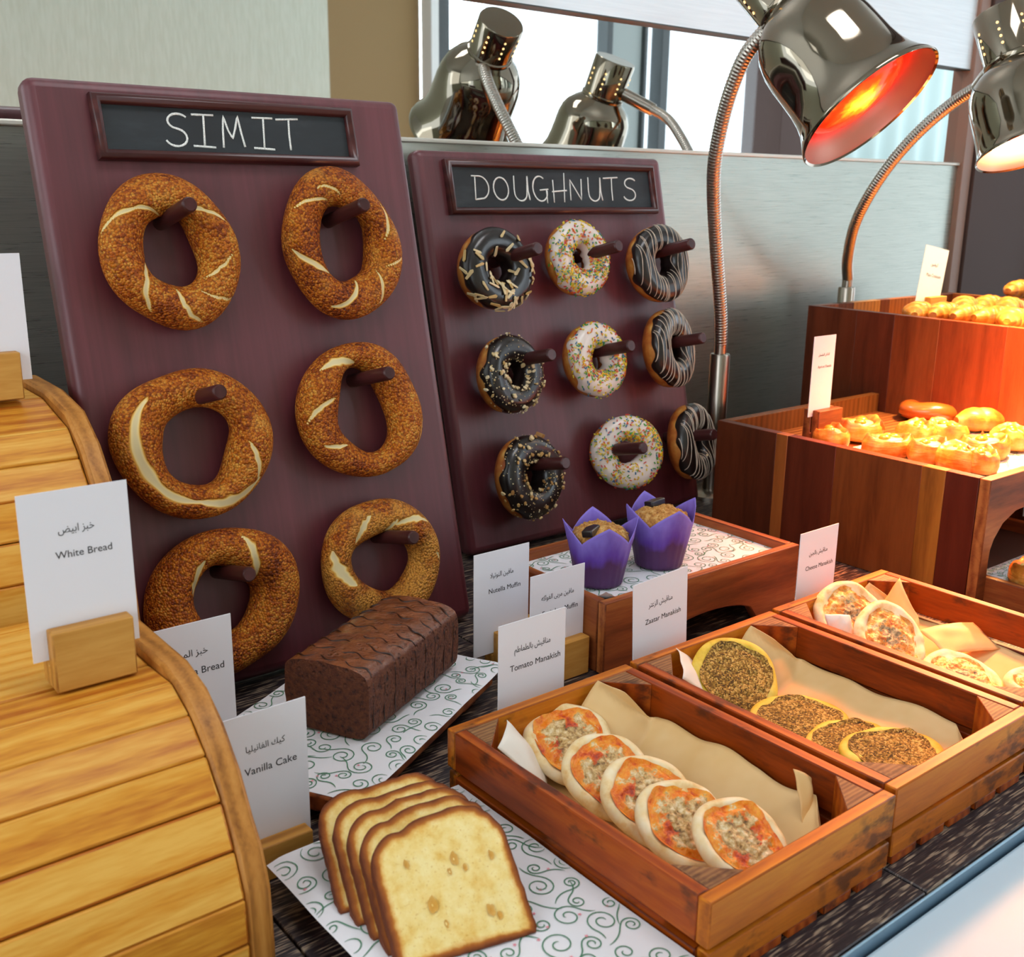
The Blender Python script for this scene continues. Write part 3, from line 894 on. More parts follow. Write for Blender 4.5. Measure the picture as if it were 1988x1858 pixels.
def peg_board(name, label, org, W, H, tan, word, sign, pegs, peg_r, peg_l, thick, word_w, word_h, strut):
    """local x along the board, local z square out of its face, local y up its face"""
    n = Vector((0, -1, tan)).normalized()
    t = thing(name, label, 'display board')
    g = G(); g.box((0, 0, -thick), (W, H, 0))
    # grain runs up the board
    b = g.build('panel', 'mahogany', t, bevel=0.011, seg=4)
    b.data.materials[0] = MT['board']
    x0, y0, x1, y1 = sign
    fr = G(); fw = 0.0105
    sec = [(0, 0), (0, 0.007), (0.002, 0.0105), (fw * 0.5, 0.0125), (fw - 0.002, 0.0105), (fw, 0.006), (fw, 0)]
    cs = [((x0, y0), (1, 1)), ((x1, y0), (-1, 1)), ((x1, y1), (-1, -1)), ((x0, y1), (1, -1))]
    rings = [[(c[0] + s[0] * d[0], c[1] + s[0] * d[1], s[1]) for s in sec] for c, d in cs]
    vs = sum(rings, []); k = len(sec)
    fr.add(vs, [(i * k + j, ((i + 1) % 4) * k + j, ((i + 1) % 4) * k + j + 1, i * k + j + 1) for i in range(4) for j in range(k - 1)])
    f = fr.build('sign_frame', 'sign_wood', t, sharp=50)
    s = G().box((x0 + fw - 0.001, y0 + fw - 0.001, 0), (x1 - fw + 0.001, y1 - fw + 0.001, 0.004)).build('chalkboard', 'slate', t, smooth=False)
    chalk_word(word, word_w, word_h, T((x0 + x1) / 2 + (0.002 if word == 'SIMIT' else 0), (y0 + y1) / 2, 0.0043), s)
    for (u, v) in pegs:
        g = G(); g.lathe([(0, 0), (peg_r, 0), (peg_r, peg_l - 0.003), (peg_r * 0.93, peg_l - 0.0012), (peg_r * 0.78, peg_l), (0, peg_l)], 24, 0, T(u, v, 0))
        g.build('peg', 'peg_wood', t)
    if strut:
        for u in (0.06, W - 0.09):
            g = G(); top = H * 0.62
            p = Vector((0, top, -thick)); zt = top * (1 / math.sqrt(1 + tan * tan))
            # rear prop, down to the counter
            a = Vector((0, top, -thick)); dn = Vector((0, -1 / math.sqrt(1 + tan * tan), tan / -math.sqrt(1 + tan * tan)))
            L = org[2] + (top + thick * tan * -1.0) / math.sqrt(1 + tan * tan) - 0.001
            g.prism([Vector((u, 0, 0)) + a, Vector((u, 0, 0)) + a + Vector((0, 0.02, 0)), Vector((u, 0, 0)) + a + dn * L + Vector((0, 0, -0.02))], (0.03, 0, 0))
            g.build('rear_prop', 'peg_wood', t)
    x = Vector((1, 0, 0)); up = Vector((0, tan, 1)).normalized()
    place(t, Matrix(((1, up.x, n.x, org[0]), (0, up.y, n.y, org[1]), (0, up.z, n.z, org[2]), (0, 0, 0, 1))))
    return t, n, up

M = Mat('mahogany_panel', '#5d2f34', 0.46, coat=0.40)
M.set('Coat Roughness', 0.42)
v = M.coord((1, 0.10, 1)); f = M.math('ADD', M.math('MULTIPLY', M.noise(v, 26, 4, 0.6), 0.6), M.math('MULTIPLY', M.noise(M.coord((1, 0.03, 1)), 130, 2), 0.4))
M.set('Base Color', M.ramp(f, (0.32, '#501d25'), (0.52, '#60252e'), (0.72, '#6e3039')))
M.bump(f, 0.1, 0.0004)
MT['board'] = M.m

SX, SW, STAN = 0.312, 0.428, 0.25
SB = Vector((SX, 0.992, 0.0085))
def uv_of(px, py, org, tan, d=0.0):
    n = Vector((0, -1, tan)).normalized(); up = Vector((0, tan, 1)).normalized()
    p = onP(px, py, org + n * d, n) - org
    return p.x, p.dot(up)
SH = uv_of(400, 168, SB, STAN)[1]
s_tl = uv_of(176, 178, SB, STAN, 0.01); s_br = uv_of(698, 322, SB, STAN, 0.01); s_tr = uv_of(688, 207, SB, STAN, 0.01); s_bl = uv_of(193, 305, SB, STAN, 0.01)
sgn = ((s_tl[0] + s_bl[0]) / 2, (s_bl[1] + s_br[1]) / 2, (s_tr[0] + s_br[0]) / 2, (s_tl[1] + s_tr[1]) / 2)
PEG_L = 0.084
tips = [uv_of(*q, SB, STAN, PEG_L) for q in ((370, 388), (712, 404), (428, 752), (757, 732), (481, 1113), (803, 1047))]
SC0 = (tips[0][0] + tips[2][0] + tips[4][0]) / 3; SC1 = (tips[1][0] + tips[3][0] + tips[5][0]) / 3
spegs = []
for i in range(3):
    v = (tips[2 * i][1] + tips[2 * i + 1][1]) / 2
    spegs += [(SC0, v), (SC1, v)]
simit_board, SN, SUP = peg_board('simit_peg_board', 'taller leaning mahogany peg board headed SIMIT hung with six sesame rings', SB, SW, SH, STAN, 'SIMIT', sgn, spegs, 0.0078, PEG_L, 0.032,
                                 0.158, 0.034, True)
DX, DW, DTAN = 0.868, 0.492, 0.237
DB = Vector((DX, 1.172, 0.0078))
DH = uv_of(1050, 297, DB, DTAN)[1]
d_tl = uv_of(864, 306, DB, DTAN, 0.01); d_br = uv_of(1278, 413, DB, DTAN, 0.01); d_tr = uv_of(1272, 321, DB, DTAN, 0.01); d_bl = uv_of(880, 416, DB, DTAN, 0.01)
sgn = ((d_tl[0] + d_bl[0]) / 2, (d_bl[1] + d_br[1]) / 2, (d_tr[0] + d_br[0]) / 2, (d_tl[1] + d_tr[1]) / 2)
DPL = 0.106
tips = [[uv_of(*q, DB, DTAN, DPL) for q in r] for r in (((1041, 476), (1200, 478), (1341, 478)), ((1071, 685), (1226, 671), (1367, 659)), ((1103, 903), (1253, 870), (1389, 838)))]
dcols = [sum(r[c][0] for r in tips) / 3 for c in range(3)]; drows = [sum(q[1] for q in r) / 3 for r in tips]
dpegs = [(dcols[c], drows[r]) for r in range(3) for c in range(3)]
dough_board, DN, DUP = peg_board('doughnut_peg_board', 'shorter leaning mahogany peg board headed DOUGHNUTS hung with nine ring doughnuts', DB, DW, DH, DTAN, 'DOUGHNUTS', sgn, dpegs, 0.0093, DPL, 0.03,
                                 0.330, 0.036, False)


# ------------------------------------------------------------------ simit
def simit(label, px, r, seed, twist, cracks, tone=0.0, kx=0.0, d=0.023):
    l, rr, t, b = px
    c = (l + rr) / 2; m = (t + b) / 2
    o = SB + SN * d
    P = onP(c, m, o, SN)
    ru = (onP(rr, m, o, SN) - onP(l, m, o, SN)).length / 2 - 0.002
    rv = (onP(c, t, o, SN) - onP(c, b, o, SN)).length / 2 - 0.002
    cf = abs((P - EYE).normalized().dot(Vector((1, 0, 0)))); cf = math.sqrt(max(0.2, 1 - cf * cf))
    A, B = ru - 1.18 * r / cf, rv - r
    th = seed * 2.4
    def ring(a):
        q = 1 + 0.035 * sin(2 * a + th) + 0.03 * sin(3 * a + th * 1.7) + 0.012 * sin(5 * a + th)
        return Vector((A * q * cos(a), B * q * sin(a), 0.002 * sin(2 * a + th)))
    def pt(u, v):
        a = 2 * PI * u; c0 = ring(a); tg = (ring(a + 0.02) - ring(a - 0.02)).normalized()
        out = Vector((0, 0, 1)).cross(tg) * -1; ps = 2 * PI * v
        w = ps - twist * a + th
        rad = r * (1 + 0.20 * cos(a) ** 2) * (1 + 0.09 * sin(2 * a + th * 2.1) + 0.05 * sin(4 * a + th * 3)) * (1 + 0.075 * cos(2 * w)) 
        k = crack(u, v)
        rad *= 1 - 0.09 * k
        q = Vector((out * cos(ps) + Vector((0, 0, 1)) * sin(ps)) * rad)
        if q.z < -r * 0.75: q.z = -r * 0.75
        return c0 + q
    def crack(u, v):
        a = 2 * PI * u; best = 0.0
        for (a0, a1, v0, v1, w) in cracks:
            x = (a - math.radians(a0)) / math.radians(a1 - a0)
            if -0.05 < x < 1.05:
                vc = v0 + (v1 - v0) * x + 0.012 * nz((x * 4, seed, 0.5))
                dv = abs(v - vc) * 2 * PI * r
                ww = w * math.sin(PI * min(1, max(0, (x + 0.05) / 1.1))) ** 0.6 * (1 + 0.5 * nz((x * 7, seed, 2)))
                best = max(best, max(0.0, 1 - dv / max(ww * 1.5, 1e-6)))
        return best
    g = G(); g.grid(pt, 220, 56, True, True, crack=lambda u, v: min(1.0, crack(u, v) * 1.25), pale=lambda u, v: 1.02 if seed == 6 else (0.72 if seed in (2, 3) else 0.6))
    o2 = g.build('simit', 'simit', None, sharp=180)
    tag(o2, label, 'simit', 'simit hung on the pegs')
    place(o2, Matrix(((1, SUP.x, SN.x, P.x), (0, SUP.y, SN.y, P.y), (0, SUP.z, SN.z, P.z), (0, 0, 0, 1))))
    return o2
# cracks: start angle, end angle (degrees, anticlockwise from the right), position round the dough (0.25 faces out) at either end, half width
simit('top left sesame simit with diagonal pale splits, under the S of SIMIT', (192, 470, 336, 641), 0.0190, 1, 1.0,
      [(108, 168, 0.46, 0.03, 0.0035), (188, 236, 0.50, 0.10, 0.0050), (254, 286, 0.36, 0.10, 0.0045), (300, 322, 0.33, 0.02, 0.0035), (322, 352, 0.40, 0.20, 0.0030), (346, 380, 0.05, 0.06, 0.0035), (20, 62, 0.12, 0.38, 0.0028)])
simit('top right sesame simit with even thin splits, under the T of SIMIT', (543, 787, 335, 614), 0.0184, 2, 1.0,
      [(118, 148, 0.38, 0.10, 0.0030), (92, 122, 0.36, 0.20, 0.0022), (186, 222, 0.10, 0.40, 0.0048), (244, 280, 0.10, 0.42, 0.0048), (292, 318, 0.08, 0.36, 0.0034), (2, 40, 0.30, 0.14, 0.0026), (328, 352, 0.30, 0.05, 0.0024)])
simit('middle left sesame simit with one long pale split curving round its lower left', (223, 536, 709, 1016), 0.0192, 3, 0.5,
      [(138, 262, 0.17, 0.25, 0.0055), (258, 322, 0.25, 0.12, 0.0062), (318, 352, 0.12, 0.32, 0.0034)])
simit('middle right sesame simit, slim and evenly brown with short splits on its left', (580, 822, 659, 936), 0.0170, 4, 1.0,
      [(98, 136, 0.36, 0.14, 0.0065), (160, 184, 0.34, 0.10, 0.0042), (206, 226, 0.16, 0.34, 0.0036), (284, 308, 0.06, 0.04, 0.0034), (325, 350, 0.10, 0.08, 0.0026)])
simit('bottom left dark sesame simit, partly behind the Banana Bread card', (276, 590, 1020, 1312), 0.0212, 5, 0.5,
      [(112, 160, 0.30, 0.42, 0.0060), (38, 72, 0.40, 0.16, 0.0060)])
simit('bottom right pale blotched sesame simit above the chocolate loaf', (620, 860, 964, 1216), 0.0176, 6, 1.0,
      [(104, 138, 0.20, 0.36, 0.0060), (160, 200, 0.14, 0.30, 0.0085), (30, 66, 0.12, 0.34, 0.0050), (352, 375, 0.14, 0.30, 0.0045), (66, 84, 0.30, 0.44, 0.0050)])


# ------------------------------------------------------------------ doughnuts
def doughnut(label, px, kind, seed, yaw=0.0, d=0.036, tube=None):
    l, rr, t, b = px; c = (l + rr) / 2; m = (t + b) / 2
    o = DB + DN * d
    P = onP(c, m, o, DN)
    Rr = (b - t) / 2 * depth(P) / FPX
    tr = tube or Rr * 0.325; A = Rr - tr; hz = 0.0205
    th = seed * 1.9
    root = thing('ring_doughnut', label, 'doughnut', group='ring doughnuts on the pegs')
    def ring(a): return A * (1 + 0.02 * sin(2 * a + th) + 0.012 * sin(3 * a + th))
    def surf(a, ps, off=0.0):
        e = 0.8
        cx, sz = cos(ps), sin(ps)
        x = math.copysign(abs(cx) ** e, cx) * (tr + off); z = math.copysign(abs(sz) ** e, sz) * (hz + off)
        q = ring(a) + x * (1 + 0.05 * sin(3 * a + th * 2))
        return Vector((q * cos(a), q * sin(a), z))
    g = G(); g.grid(lambda u, v: surf(2 * PI * u, 2 * PI * v), 72, 28, True, True, a=lambda u, v: max(0, 1 - abs(sin(2 * PI * v)) * 2.2) if cos(2 * PI * v) > 0 else 0)
    g.build('dough_ring', 'dough', root, sharp=180)
    def edge(a, inner): return (0.10 if not inner else (-0.25 if kind == 'sprinkle' else -0.8)) + 0.13 * sin(5 * a + th) + 0.09 * sin(9 * a + th * 2) + 0.05 * sin(14 * a)
    def ice(u, v):
        a = 2 * PI * u; p0, p1 = edge(a, False), PI - edge(a, True)
        ps = p0 + (p1 - p0) * v; k = min(v, 1 - v) * 2
        return surf(a, ps, 0.0021 * min(1, (k * 6) ** 0.5))
    def ice_in(u, v): return surf(2 * PI * u, edge(2 * PI * u, False) + (PI - edge(2 * PI * u, True) - edge(2 * PI * u, False)) * v, -0.001)
    g = G(); g.grid(ice, 90, 26, True, False)
    g.build('icing', 'white_icing' if kind == 'sprinkle' else 'choc', root, sharp=180)
    r = random.Random(seed)
    def nrm(a, ps):
        p = surf(a, ps, 0.002); du = surf(a + 0.02, ps, 0.002) - p; dv = surf(a, ps + 0.02, 0.002) - p
        n = du.cross(dv).normalized(); return p, n, du.normalized()
    def frame_on(a, ps, spin, lift=0.0):
        p, n, tt = nrm(a, ps); w = n.cross(tt); x = tt * cos(spin) + w * sin(spin); p = p + n * lift
        y = n.cross(x)
        return Matrix(((x.x, y.x, n.x, p.x), (x.y, y.y, n.y, p.y), (x.z, y.z, n.z, p.z), (0, 0, 0, 1)))
    if kind == 'almond':
        for i in range(54):
            a = r.uniform(0, 2 * PI) if i < 24 else r.gauss(-PI / 2, 0.85)
            L = r.uniform(0.0065, 0.0105)
            g = G(); w = r.uniform(0.0019, 0.0029); g.prism([(-L, -w * 0.6, 0), (L * 0.7, -w, 0), (L, 0, 0), (L * 0.6, w, 0), (-L, w * 0.7, 0)], (0, 0, 0.0016), 0, frame_on(a, r.uniform(0.15, PI - 0.5), r.uniform(0, PI), 0.0007))
            g.build('almond_sliver', 'almond1', root, bevel=0.0004, seg=1)
    if kind in ('chopped', 'peanut'):
        for i in range(76):
            a = r.uniform(0, 2 * PI) if kind == 'peanut' or i < 20 else r.uniform(PI * 0.75, PI * 2.1)
            s = r.uniform(0.0016, 0.0037) * (1.5 if kind == 'peanut' and i % 12 == 0 else 1)
            g = G(); n = r.randint(5, 6)
            g.prism([(s * r.uniform(0.7, 1.5) * cos(2 * PI * k / n), s * r.uniform(0.5, 1.0) * sin(2 * PI * k / n), 0) for k in range(n)], (0, 0, s * r.uniform(0.7, 1.1)), 0, frame_on(a, r.uniform(0.1, PI - 0.55), r.uniform(0, PI), 0.0006))
            g.build('nut_piece', 'nut1' if kind == 'peanut' else 'almond1', root, bevel=0.0004, seg=1)
        g = G()
        for i in range(260):
            s = r.uniform(0.0003, 0.0009)
            g.box((-s, -s, 0), (s, s, s), 0, frame_on(r.uniform(0, 2 * PI), r.uniform(0.05, PI - 0.5), r.uniform(0, PI)))
        q = g.build('nut_crumbs', 'almond', root); q['kind'] = 'stuff'
    if kind == 'sprinkle':
        g = G()
        cl = [(r.uniform(0, 2 * PI), r.uniform(0.5, 2.4)) for _ in range(9)]
        for i in range(720):
            if r.random() < 0.5: a, ps = r.uniform(0, 2 * PI), r.uniform(0.1, PI - 0.6)
            else:
                k = r.choice(cl); a, ps = k[0] + r.gauss(0, 0.22), k[1] + r.gauss(0, 0.3)
            L = r.uniform(0.0014, 0.0024); w = 0.0007
            g.box((-L, -w, -w * 0.5), (L, w, w * 1.5), 0, frame_on(a, min(max(ps, 0.0), PI - 0.5), r.uniform(0, PI), 0.0008))
        q = g.build('sprinkles', 'sprinkle', root); q['kind'] = 'stuff'
    if kind == 'stripe':
        g = G(); n = 20
        for i in range(n):
            # thin lines of icing drizzled across the ring
            x = -Rr + 2 * Rr * (i + 0.5 + r.uniform(-0.3, 0.3)) / n; pts = []
            sl = r.uniform(-0.12, 0.12)
            for j in range(61):
                y = -Rr + 2 * Rr * j / 60; xx = x + sl * y + 0.0014 * sin(j * 0.16 + i)
                q = math.hypot(xx, y); a = math.atan2(y, xx); f = (q - ring(a)) / (tr * 1.03)
                if abs(f) < 0.985:
                    ps = math.acos(max(-1, min(1, math.copysign(abs(f) ** 1.25, f))))
                    pts.append(surf(a, ps, 0.0024))
                else:
                    if len(pts) > 3: g.tube(pts, [0.00050 + 0.0005 * abs(nz((i, k * 0.15, seed))) for k in range(len(pts))], 6)
                    pts = []
            if len(pts) > 3: g.tube(pts, 0.0005, 6)
        g.build('icing_drizzle', 'stripe', root, sharp=180)
    a = math.radians(yaw)
    n = (DN * cos(a) + Vector((1, 0, 0)) * sin(a)).normalized()
    x = DUP.cross(n).normalized()
    place(root, Matrix(((x.x, DUP.x, n.x, P.x), (x.y, DUP.y, n.y, P.y), (x.z, DUP.z, n.z, P.z), (0, 0, 0, 1))) @ Matrix.Rotation(RND.uniform(-0.1, 0.1), 4, 'Z'))
    return root

doughnut('dark chocolate doughnut with long almond slivers on the top left peg', (892, 1027, 445, 603), 'almond', 1, 0)
doughnut('white iced doughnut with dense bright sprinkles on the top middle peg', (1058, 1180, 433, 573), 'sprinkle', 2, 0)
doughnut('chocolate doughnut with fine pale stripes on the top right peg', (1212, 1340, 440, 585), 'stripe', 3, 0)
doughnut('dark chocolate doughnut with chopped almonds on the middle left peg', (925, 1052, 652, 803), 'chopped', 4, 8)
doughnut('white iced sprinkled doughnut on the middle peg of the middle row', (1093, 1212, 628, 770), 'sprinkle', 5, 3)
doughnut('turned chocolate doughnut with crossed thin stripes on the middle right peg', (1247, 1348, 603, 752), 'stripe', 6, 16)
doughnut('dark chocolate doughnut with peanut pieces and crumbs on the bottom left peg', (960, 1092, 845, 1006), 'peanut', 7, 9)
doughnut('white iced sprinkled doughnut facing out on the bottom middle peg, above the muffins', (1143, 1285, 808, 948), 'sprinkle', 8, -24)
doughnut('turned chocolate doughnut with thick pale streaks on the bottom right peg', (1293, 1392, 787, 931), 'stripe', 9, 17)


# ------------------------------------------------------------------ slatted crates
def crate(label, x0, x1, y0, y1, zt=0.0706):
    t = thing('wooden_crate', label, 'crate', ((x0 + x1) / 2, (y0 + y1) / 2, 0), 'wooden crates of flatbread')
    w = 0.0115; zb = 0.0345
    for a in (x0, x1 - w):
        G().box((a, y0 + w, zb), (a + w, y1 - w, zt)).build('side_board', 'crate', t, bevel=0.0012)
        G().box((a, y0 + w, 0.0085), (a + w, y1 - w, 0.0285)).build('lower_slat', 'crate', t, bevel=0.0012)
    for a in (y0, y1 - w):
        G().box((x0, a, zb), (x1, a + w, zt)).build('end_board', 'crate_x', t, bevel=0.0012)
        G().box((x0 + 0.002, a, 0.0085), (x1 - 0.002, a + w, 0.0300)).build('lower_slat', 'crate_x', t, bevel=0.0012)
    n = 5; pw = (x1 - x0 - 0.004) / n
    for i in range(n):
        G().box((x0 + 0.002 + i * pw + 0.004, y0 + 0.0006, 0.0), (x0 + 0.002 + (i + 1) * pw - 0.004, y1 - 0.0006, 0.0085)).build('base_slat', 'crate', t, bevel=0.001)
    k = 0.036
    for sx, cx_ in ((1, x0 + w), (-1, x1 - w)):
        for sy, cy_ in ((1, y0 + w), (-1, y1 - w)):
            poly = [(cx_, cy_, 0.009), (cx_ + sx * k, cy_, 0.009), (cx_, cy_ + sy * k, 0.009)]
            if sx * sy < 0: poly = poly[::-1]
            g = G(); g.prism(poly, (0, 0, zt - 0.0095)); g.mi[1] = 1
            g.build('corner_block', ['crate', 'crate_end'], t, bevel=0.0008)
    return t
CT = (0.4815, 0.696, 0.386, 0.684); CZ = (0.7035, 0.9215, 0.390, 0.686); CC = (0.929, 1.143, 0.392, 0.689)
crate('near wooden crate holding the tomato topped flatbreads', *CT)
crate('middle wooden crate holding the green thyme topped flatbreads', *CZ)
crate('far wooden crate holding the pale cheese flatbreads', *CC)

def liner(label, C, seed, mat='kraft', rise=0.040, lip=0.018, white=False):
    """a loose sheet that lies in the crate, climbs its right side and curls up at the left and back"""
    x0, x1, y0, y1 = C; w = 0.0125
    X0, X1, Y0, Y1 = x0 + w, x1 - w, y0 + w + 0.004, y1 - w - 0.004
    def S(u, v):
        x = X0 + 0.004 + (X1 - X0 - 0.008) * u; y = Y0 + 0.03 * (1 - u) * 0 + (Y1 - Y0) * v
        r = max(0, (u - 0.62) / 0.38); l = max(0, (0.16 - u) / 0.16); b = max(0, (v - 0.88) / 0.12)
        cb = max(0.0, 1 - math.hypot((u - 0.80) / 0.25, (v - 1.0) / 0.2))
        cl = max(0.0, 1 - math.hypot((u - 0.0) / 0.2, (v - 0.78) / 0.25))
        z = 0.0115 + rise * r ** 1.35 * (0.80 + 0.25 * nz((v * 5, seed, 0))) + lip * l ** 1.2 * (1 + 0.5 * nz((v * 6, seed, 4))) + 0.012 * b * b
        z += 0.040 * cb ** 0.8 + 0.022 * cl
        z += 0.0022 * nz((u * 5, v * 7, seed)) * min(1, 8 * u, 8 * (1 - u)) + 0.0015
        # keep clear of the triangular corner blocks
        for (cu, cv) in ((0, 0), (1, 0), (0, 1), (1, 1)):
            du, dv = abs(u - cu) * (X1 - X0), abs(v - cv) * (Y1 - Y0)
            k = 0.044 - (du + dv)
            if k > 0:
                x += (1 if cu == 0 else -1) * k * 0.55; y += (1 if cv == 0 else -1) * k * 0.55
        return (x, y, max(z, 0.0105))
    g = G(); g.grid(S, 50, 70)
    return solo('paper_liner', g, mat, label, 'paper liner', base=((x0 + x1) / 2, (y0 + y1) / 2, 0.0105), group='paper liners', thick=0.0004, sharp=180)
liner('cream paper sheet under the tomato flatbreads, curling up at the crate side', CT, 1, 'kraft')
liner('tan paper sheet under the thyme flatbreads', CZ, 2, 'kraft', rise=0.030, lip=0.024)
liner('brown paper sheet under the cheese flatbreads', CC, 3, 'kraft', rise=0.022, lip=0.012)

def folded_corner(label, pts, mat, seed, base):
    """a standing flap of paper: quad of four points, curved between them"""
    a, b, c, d = [Vector(p) for p in pts]
    nrm = (b - a).cross(d - a).normalized()
    def S(u, v):
        p = a.lerp(b, u).lerp(d.lerp(c, u), v)
        return p + nrm * (0.006 * sin(PI * u) * sin(PI * v * 0.8) + 0.002 * nz((u * 3, v * 3, seed)))
    g = G(); g.grid(S, 14, 14)
    return solo('paper_napkin', g, mat, label, 'paper napkin', base=base, group='folded papers in the crates', thick=0.0005, sharp=180)
zf = 0.013
def pz(px, py, z): return onZ(px, py, z)
folded_corner('brown paper point standing up behind the cheese flatbreads', [onZ(1692, 1200, 0.030), onZ(1790, 1246, 0.030), onZ(1782, 1196, 0.050), onZ(1747, 1122, 0.082)], 'kraft', 1, (1.09, 0.64, zf))
folded_corner('rolled brown paper edge lying along the far side of the cheese crate', [(1.052, 0.545, 0.034), (1.122, 0.520, 0.03), (1.124, 0.556, 0.049), (1.060, 0.585, 0.046)], 'kraft', 2, (1.09, 0.55, 0.03))
folded_corner('small white paper square tucked at the left of the cheese flatbreads', [(0.962, 0.632, 0.045), (0.985, 0.616, 0.045), (0.988, 0.628, 0.068), (0.965, 0.645, 0.069)], 'white_sheet', 3, (0.975, 0.63, 0.04))
folded_corner('white paper corner folded up at the back left of the tomato crate', [onZ(1068, 1542, 0.020), onZ(1050, 1470, 0.022), onZ(984, 1398, 0.072), onZ(966, 1452, 0.066)], 'white_sheet', 4, (0.5, 0.6, 0.02))
folded_corner('white paper corner folded up at the back left of the thyme crate', [onZ(1392, 1362, 0.022), onZ(1350, 1282, 0.024), onZ(1312, 1258, 0.074), onZ(1325, 1318, 0.064)], 'white_sheet', 5, (0.72, 0.6, 0.02))
folded_corner('cream paper tip curling up at the near right of the tomato crate', [(0.655, 0.437, 0.03), (0.676, 0.447, 0.03), (0.680, 0.452, 0.058), (0.668, 0.462, 0.068)], 'kraft', 6, (0.665, 0.445, 0.03))


# ------------------------------------------------------------------ round flatbreads
def flatbread(name, label, P, ru, rv, seed, dough, top, tilt, az, inner=0.76, hgt=0.012, bumps=0.0030, group=None, cat='flatbread', rim=1.0, spin=0.0):
    t = thing(name, label, cat, (0, 0, 0), group)
    r0 = ru
    k = rv / ru
    def wob(a): return 1 + 0.035 * sin(2 * a + seed) + 0.030 * sin(3 * a + seed * 2.1) + 0.015 * sin(5 * a + seed * 3)
    prof = [(0, 0), (0.86, 0), (0.97, 0.22), (1.0, 0.48), (0.975, 0.76), (0.90, 0.96 * rim), (0.82, 0.98 * rim), (0.75, 0.80), (0.68, 0.66), (0.0, 0.62)]
    n = 72; g = G()
    vs = []; fs = []
    for i, (q, z) in enumerate(prof):
        for j in range(n):
            a = 2 * PI * j / n; w = wob(a)
            zz = z * hgt * (1 + 0.16 * nz((3 * cos(a), 3 * sin(a), seed)) * (1 if i > 2 else 0))
            vs.append((q * r0 * w * cos(a), q * r0 * k * w * sin(a), zz))
    for i in range(len(prof) - 1):
        for j in range(n): fs.append((i * n + j, i * n + (j + 1) % n, (i + 1) * n + (j + 1) % n, (i + 1) * n + j))
    g.add(vs, fs)
    g.build('dough', dough, t, sharp=180, sub=1)
    g = G(); nr, na = 26, 84; vs = []; fs = []; av = []
    for i in range(nr + 1):
        q = i / nr
        for j in range(na):
            a = 2 * PI * j / na
            e = inner * (1 + 0.06 * sin(4 * a + seed * 1.3) + 0.05 * nz((4 * cos(a), 4 * sin(a), seed + 9)))
            x = q * e * r0 * wob(a) * cos(a); y = q * e * r0 * k * wob(a) * sin(a)
            z = hgt * 0.66 + (0.0012 + bumps * (0.55 + 0.9 * nz((x * 110, y * 110, seed)) + 0.5 * nz((x * 260, y * 260, seed)))) * min(1.0, (1 - q) * 5)
            rr = q * e
            if rr > 0.68: z = max(z, hgt * (0.66 + (rr - 0.68) / 0.14 * 0.34) + 0.0006 - 0.004 * max(0, q - 0.97))
            vs.append((x, y, z)); av.append(q)
    for i in range(nr):
        for j in range(na): fs.append((i * na + j, i * na + (j + 1) % na, (i + 1) * na + (j + 1) % na, (i + 1) * na + j))
    g.add(vs, fs, a=av)
    g.build('topping', top, t, sharp=180)
    place(t, T(P) @ RZ(az) @ RX(tilt) @ RZ(spin))
    return t

def row_bread(kind, items):
    for (label, px, z, ru, rv, tilt, az, seed) in items:
        P = onZ(*px, z) - Vector((0, 0, 0.008))
        if kind == 'tomato': flatbread('tomato_flatbread', label, P, ru, rv, seed, 'flat_dough', 'tomato', tilt, az, 0.80, 0.0130, 0.0034, 'tomato flatbreads in the near crate', spin=seed * 40)
        if kind == 'thyme': flatbread('thyme_flatbread', label, P, ru, rv, seed, 'zdough', 'zaatar', tilt, az, 0.82, 0.0085, 0.0014, 'thyme flatbreads in the middle crate', rim=0.95)
        if kind == 'cheese': flatbread('cheese_flatbread', label, P, ru, rv, seed, 'flat_dough', 'cheese', tilt, az, 0.74, 0.0135, 0.0034, 'cheese flatbreads in the far crate', spin=seed * 33)
row_bread('tomato', [
    ('tomato and cheese flatbread at the back left end of its row, lying whole', (1103, 1436), 0.040, 0.0435, 0.0435, 26, -14, 1),
    ('second tomato flatbread from the back of the near crate, dark thyme and sauce', (1178, 1498), 0.040, 0.0425, 0.042, 26, -12, 2),
    ('third and middle tomato flatbread of the row in the near crate', (1258, 1546), 0.040, 0.0435, 0.042, 27, -12, 3),
    ('fourth tomato flatbread from the back, with white cheese in its middle', (1326, 1594), 0.042, 0.0415, 0.041, 27, -10, 4),
    ('nearest tomato flatbread, on top of the row at the front of the crate', (1434, 1626), 0.045, 0.0395, 0.0385, 27, -6, 5)])
row_bread('thyme', [
    ('large thyme flatbread propped at the back of the middle crate', (1426, 1306), 0.047, 0.0500, 0.0470, 38, -14, 6),
    ('second thyme flatbread, lying flat in the middle of its crate', (1550, 1392), 0.030, 0.050, 0.042, 8, -20, 7),
    ('third thyme flatbread, mostly hidden under the nearest one', (1655, 1436), 0.026, 0.047, 0.038, 6, -16, 8),
    ('nearest thyme flatbread, at the front of the middle crate', (1736, 1456), 0.034, 0.050, 0.039, 9, -16, 9)])
row_bread('cheese', [
    ('cheese flatbread leaning at the back left of the far crate', (1646, 1186), 0.055, 0.047, 0.041, 42, -22, 11),
    ('upright oval cheese flatbread, the largest seen in the far crate', (1722, 1232), 0.050, 0.0480, 0.042, 40, -16, 12),
    ('white cheese flatbread lying flat toward the front of the far crate', (1868, 1316), 0.032, 0.050, 0.042, 10, -20, 13),
    ('cheese flatbread cut by the right edge of the photo', (2030, 1340), 0.034, 0.042, 0.037, 8, -20, 14)])


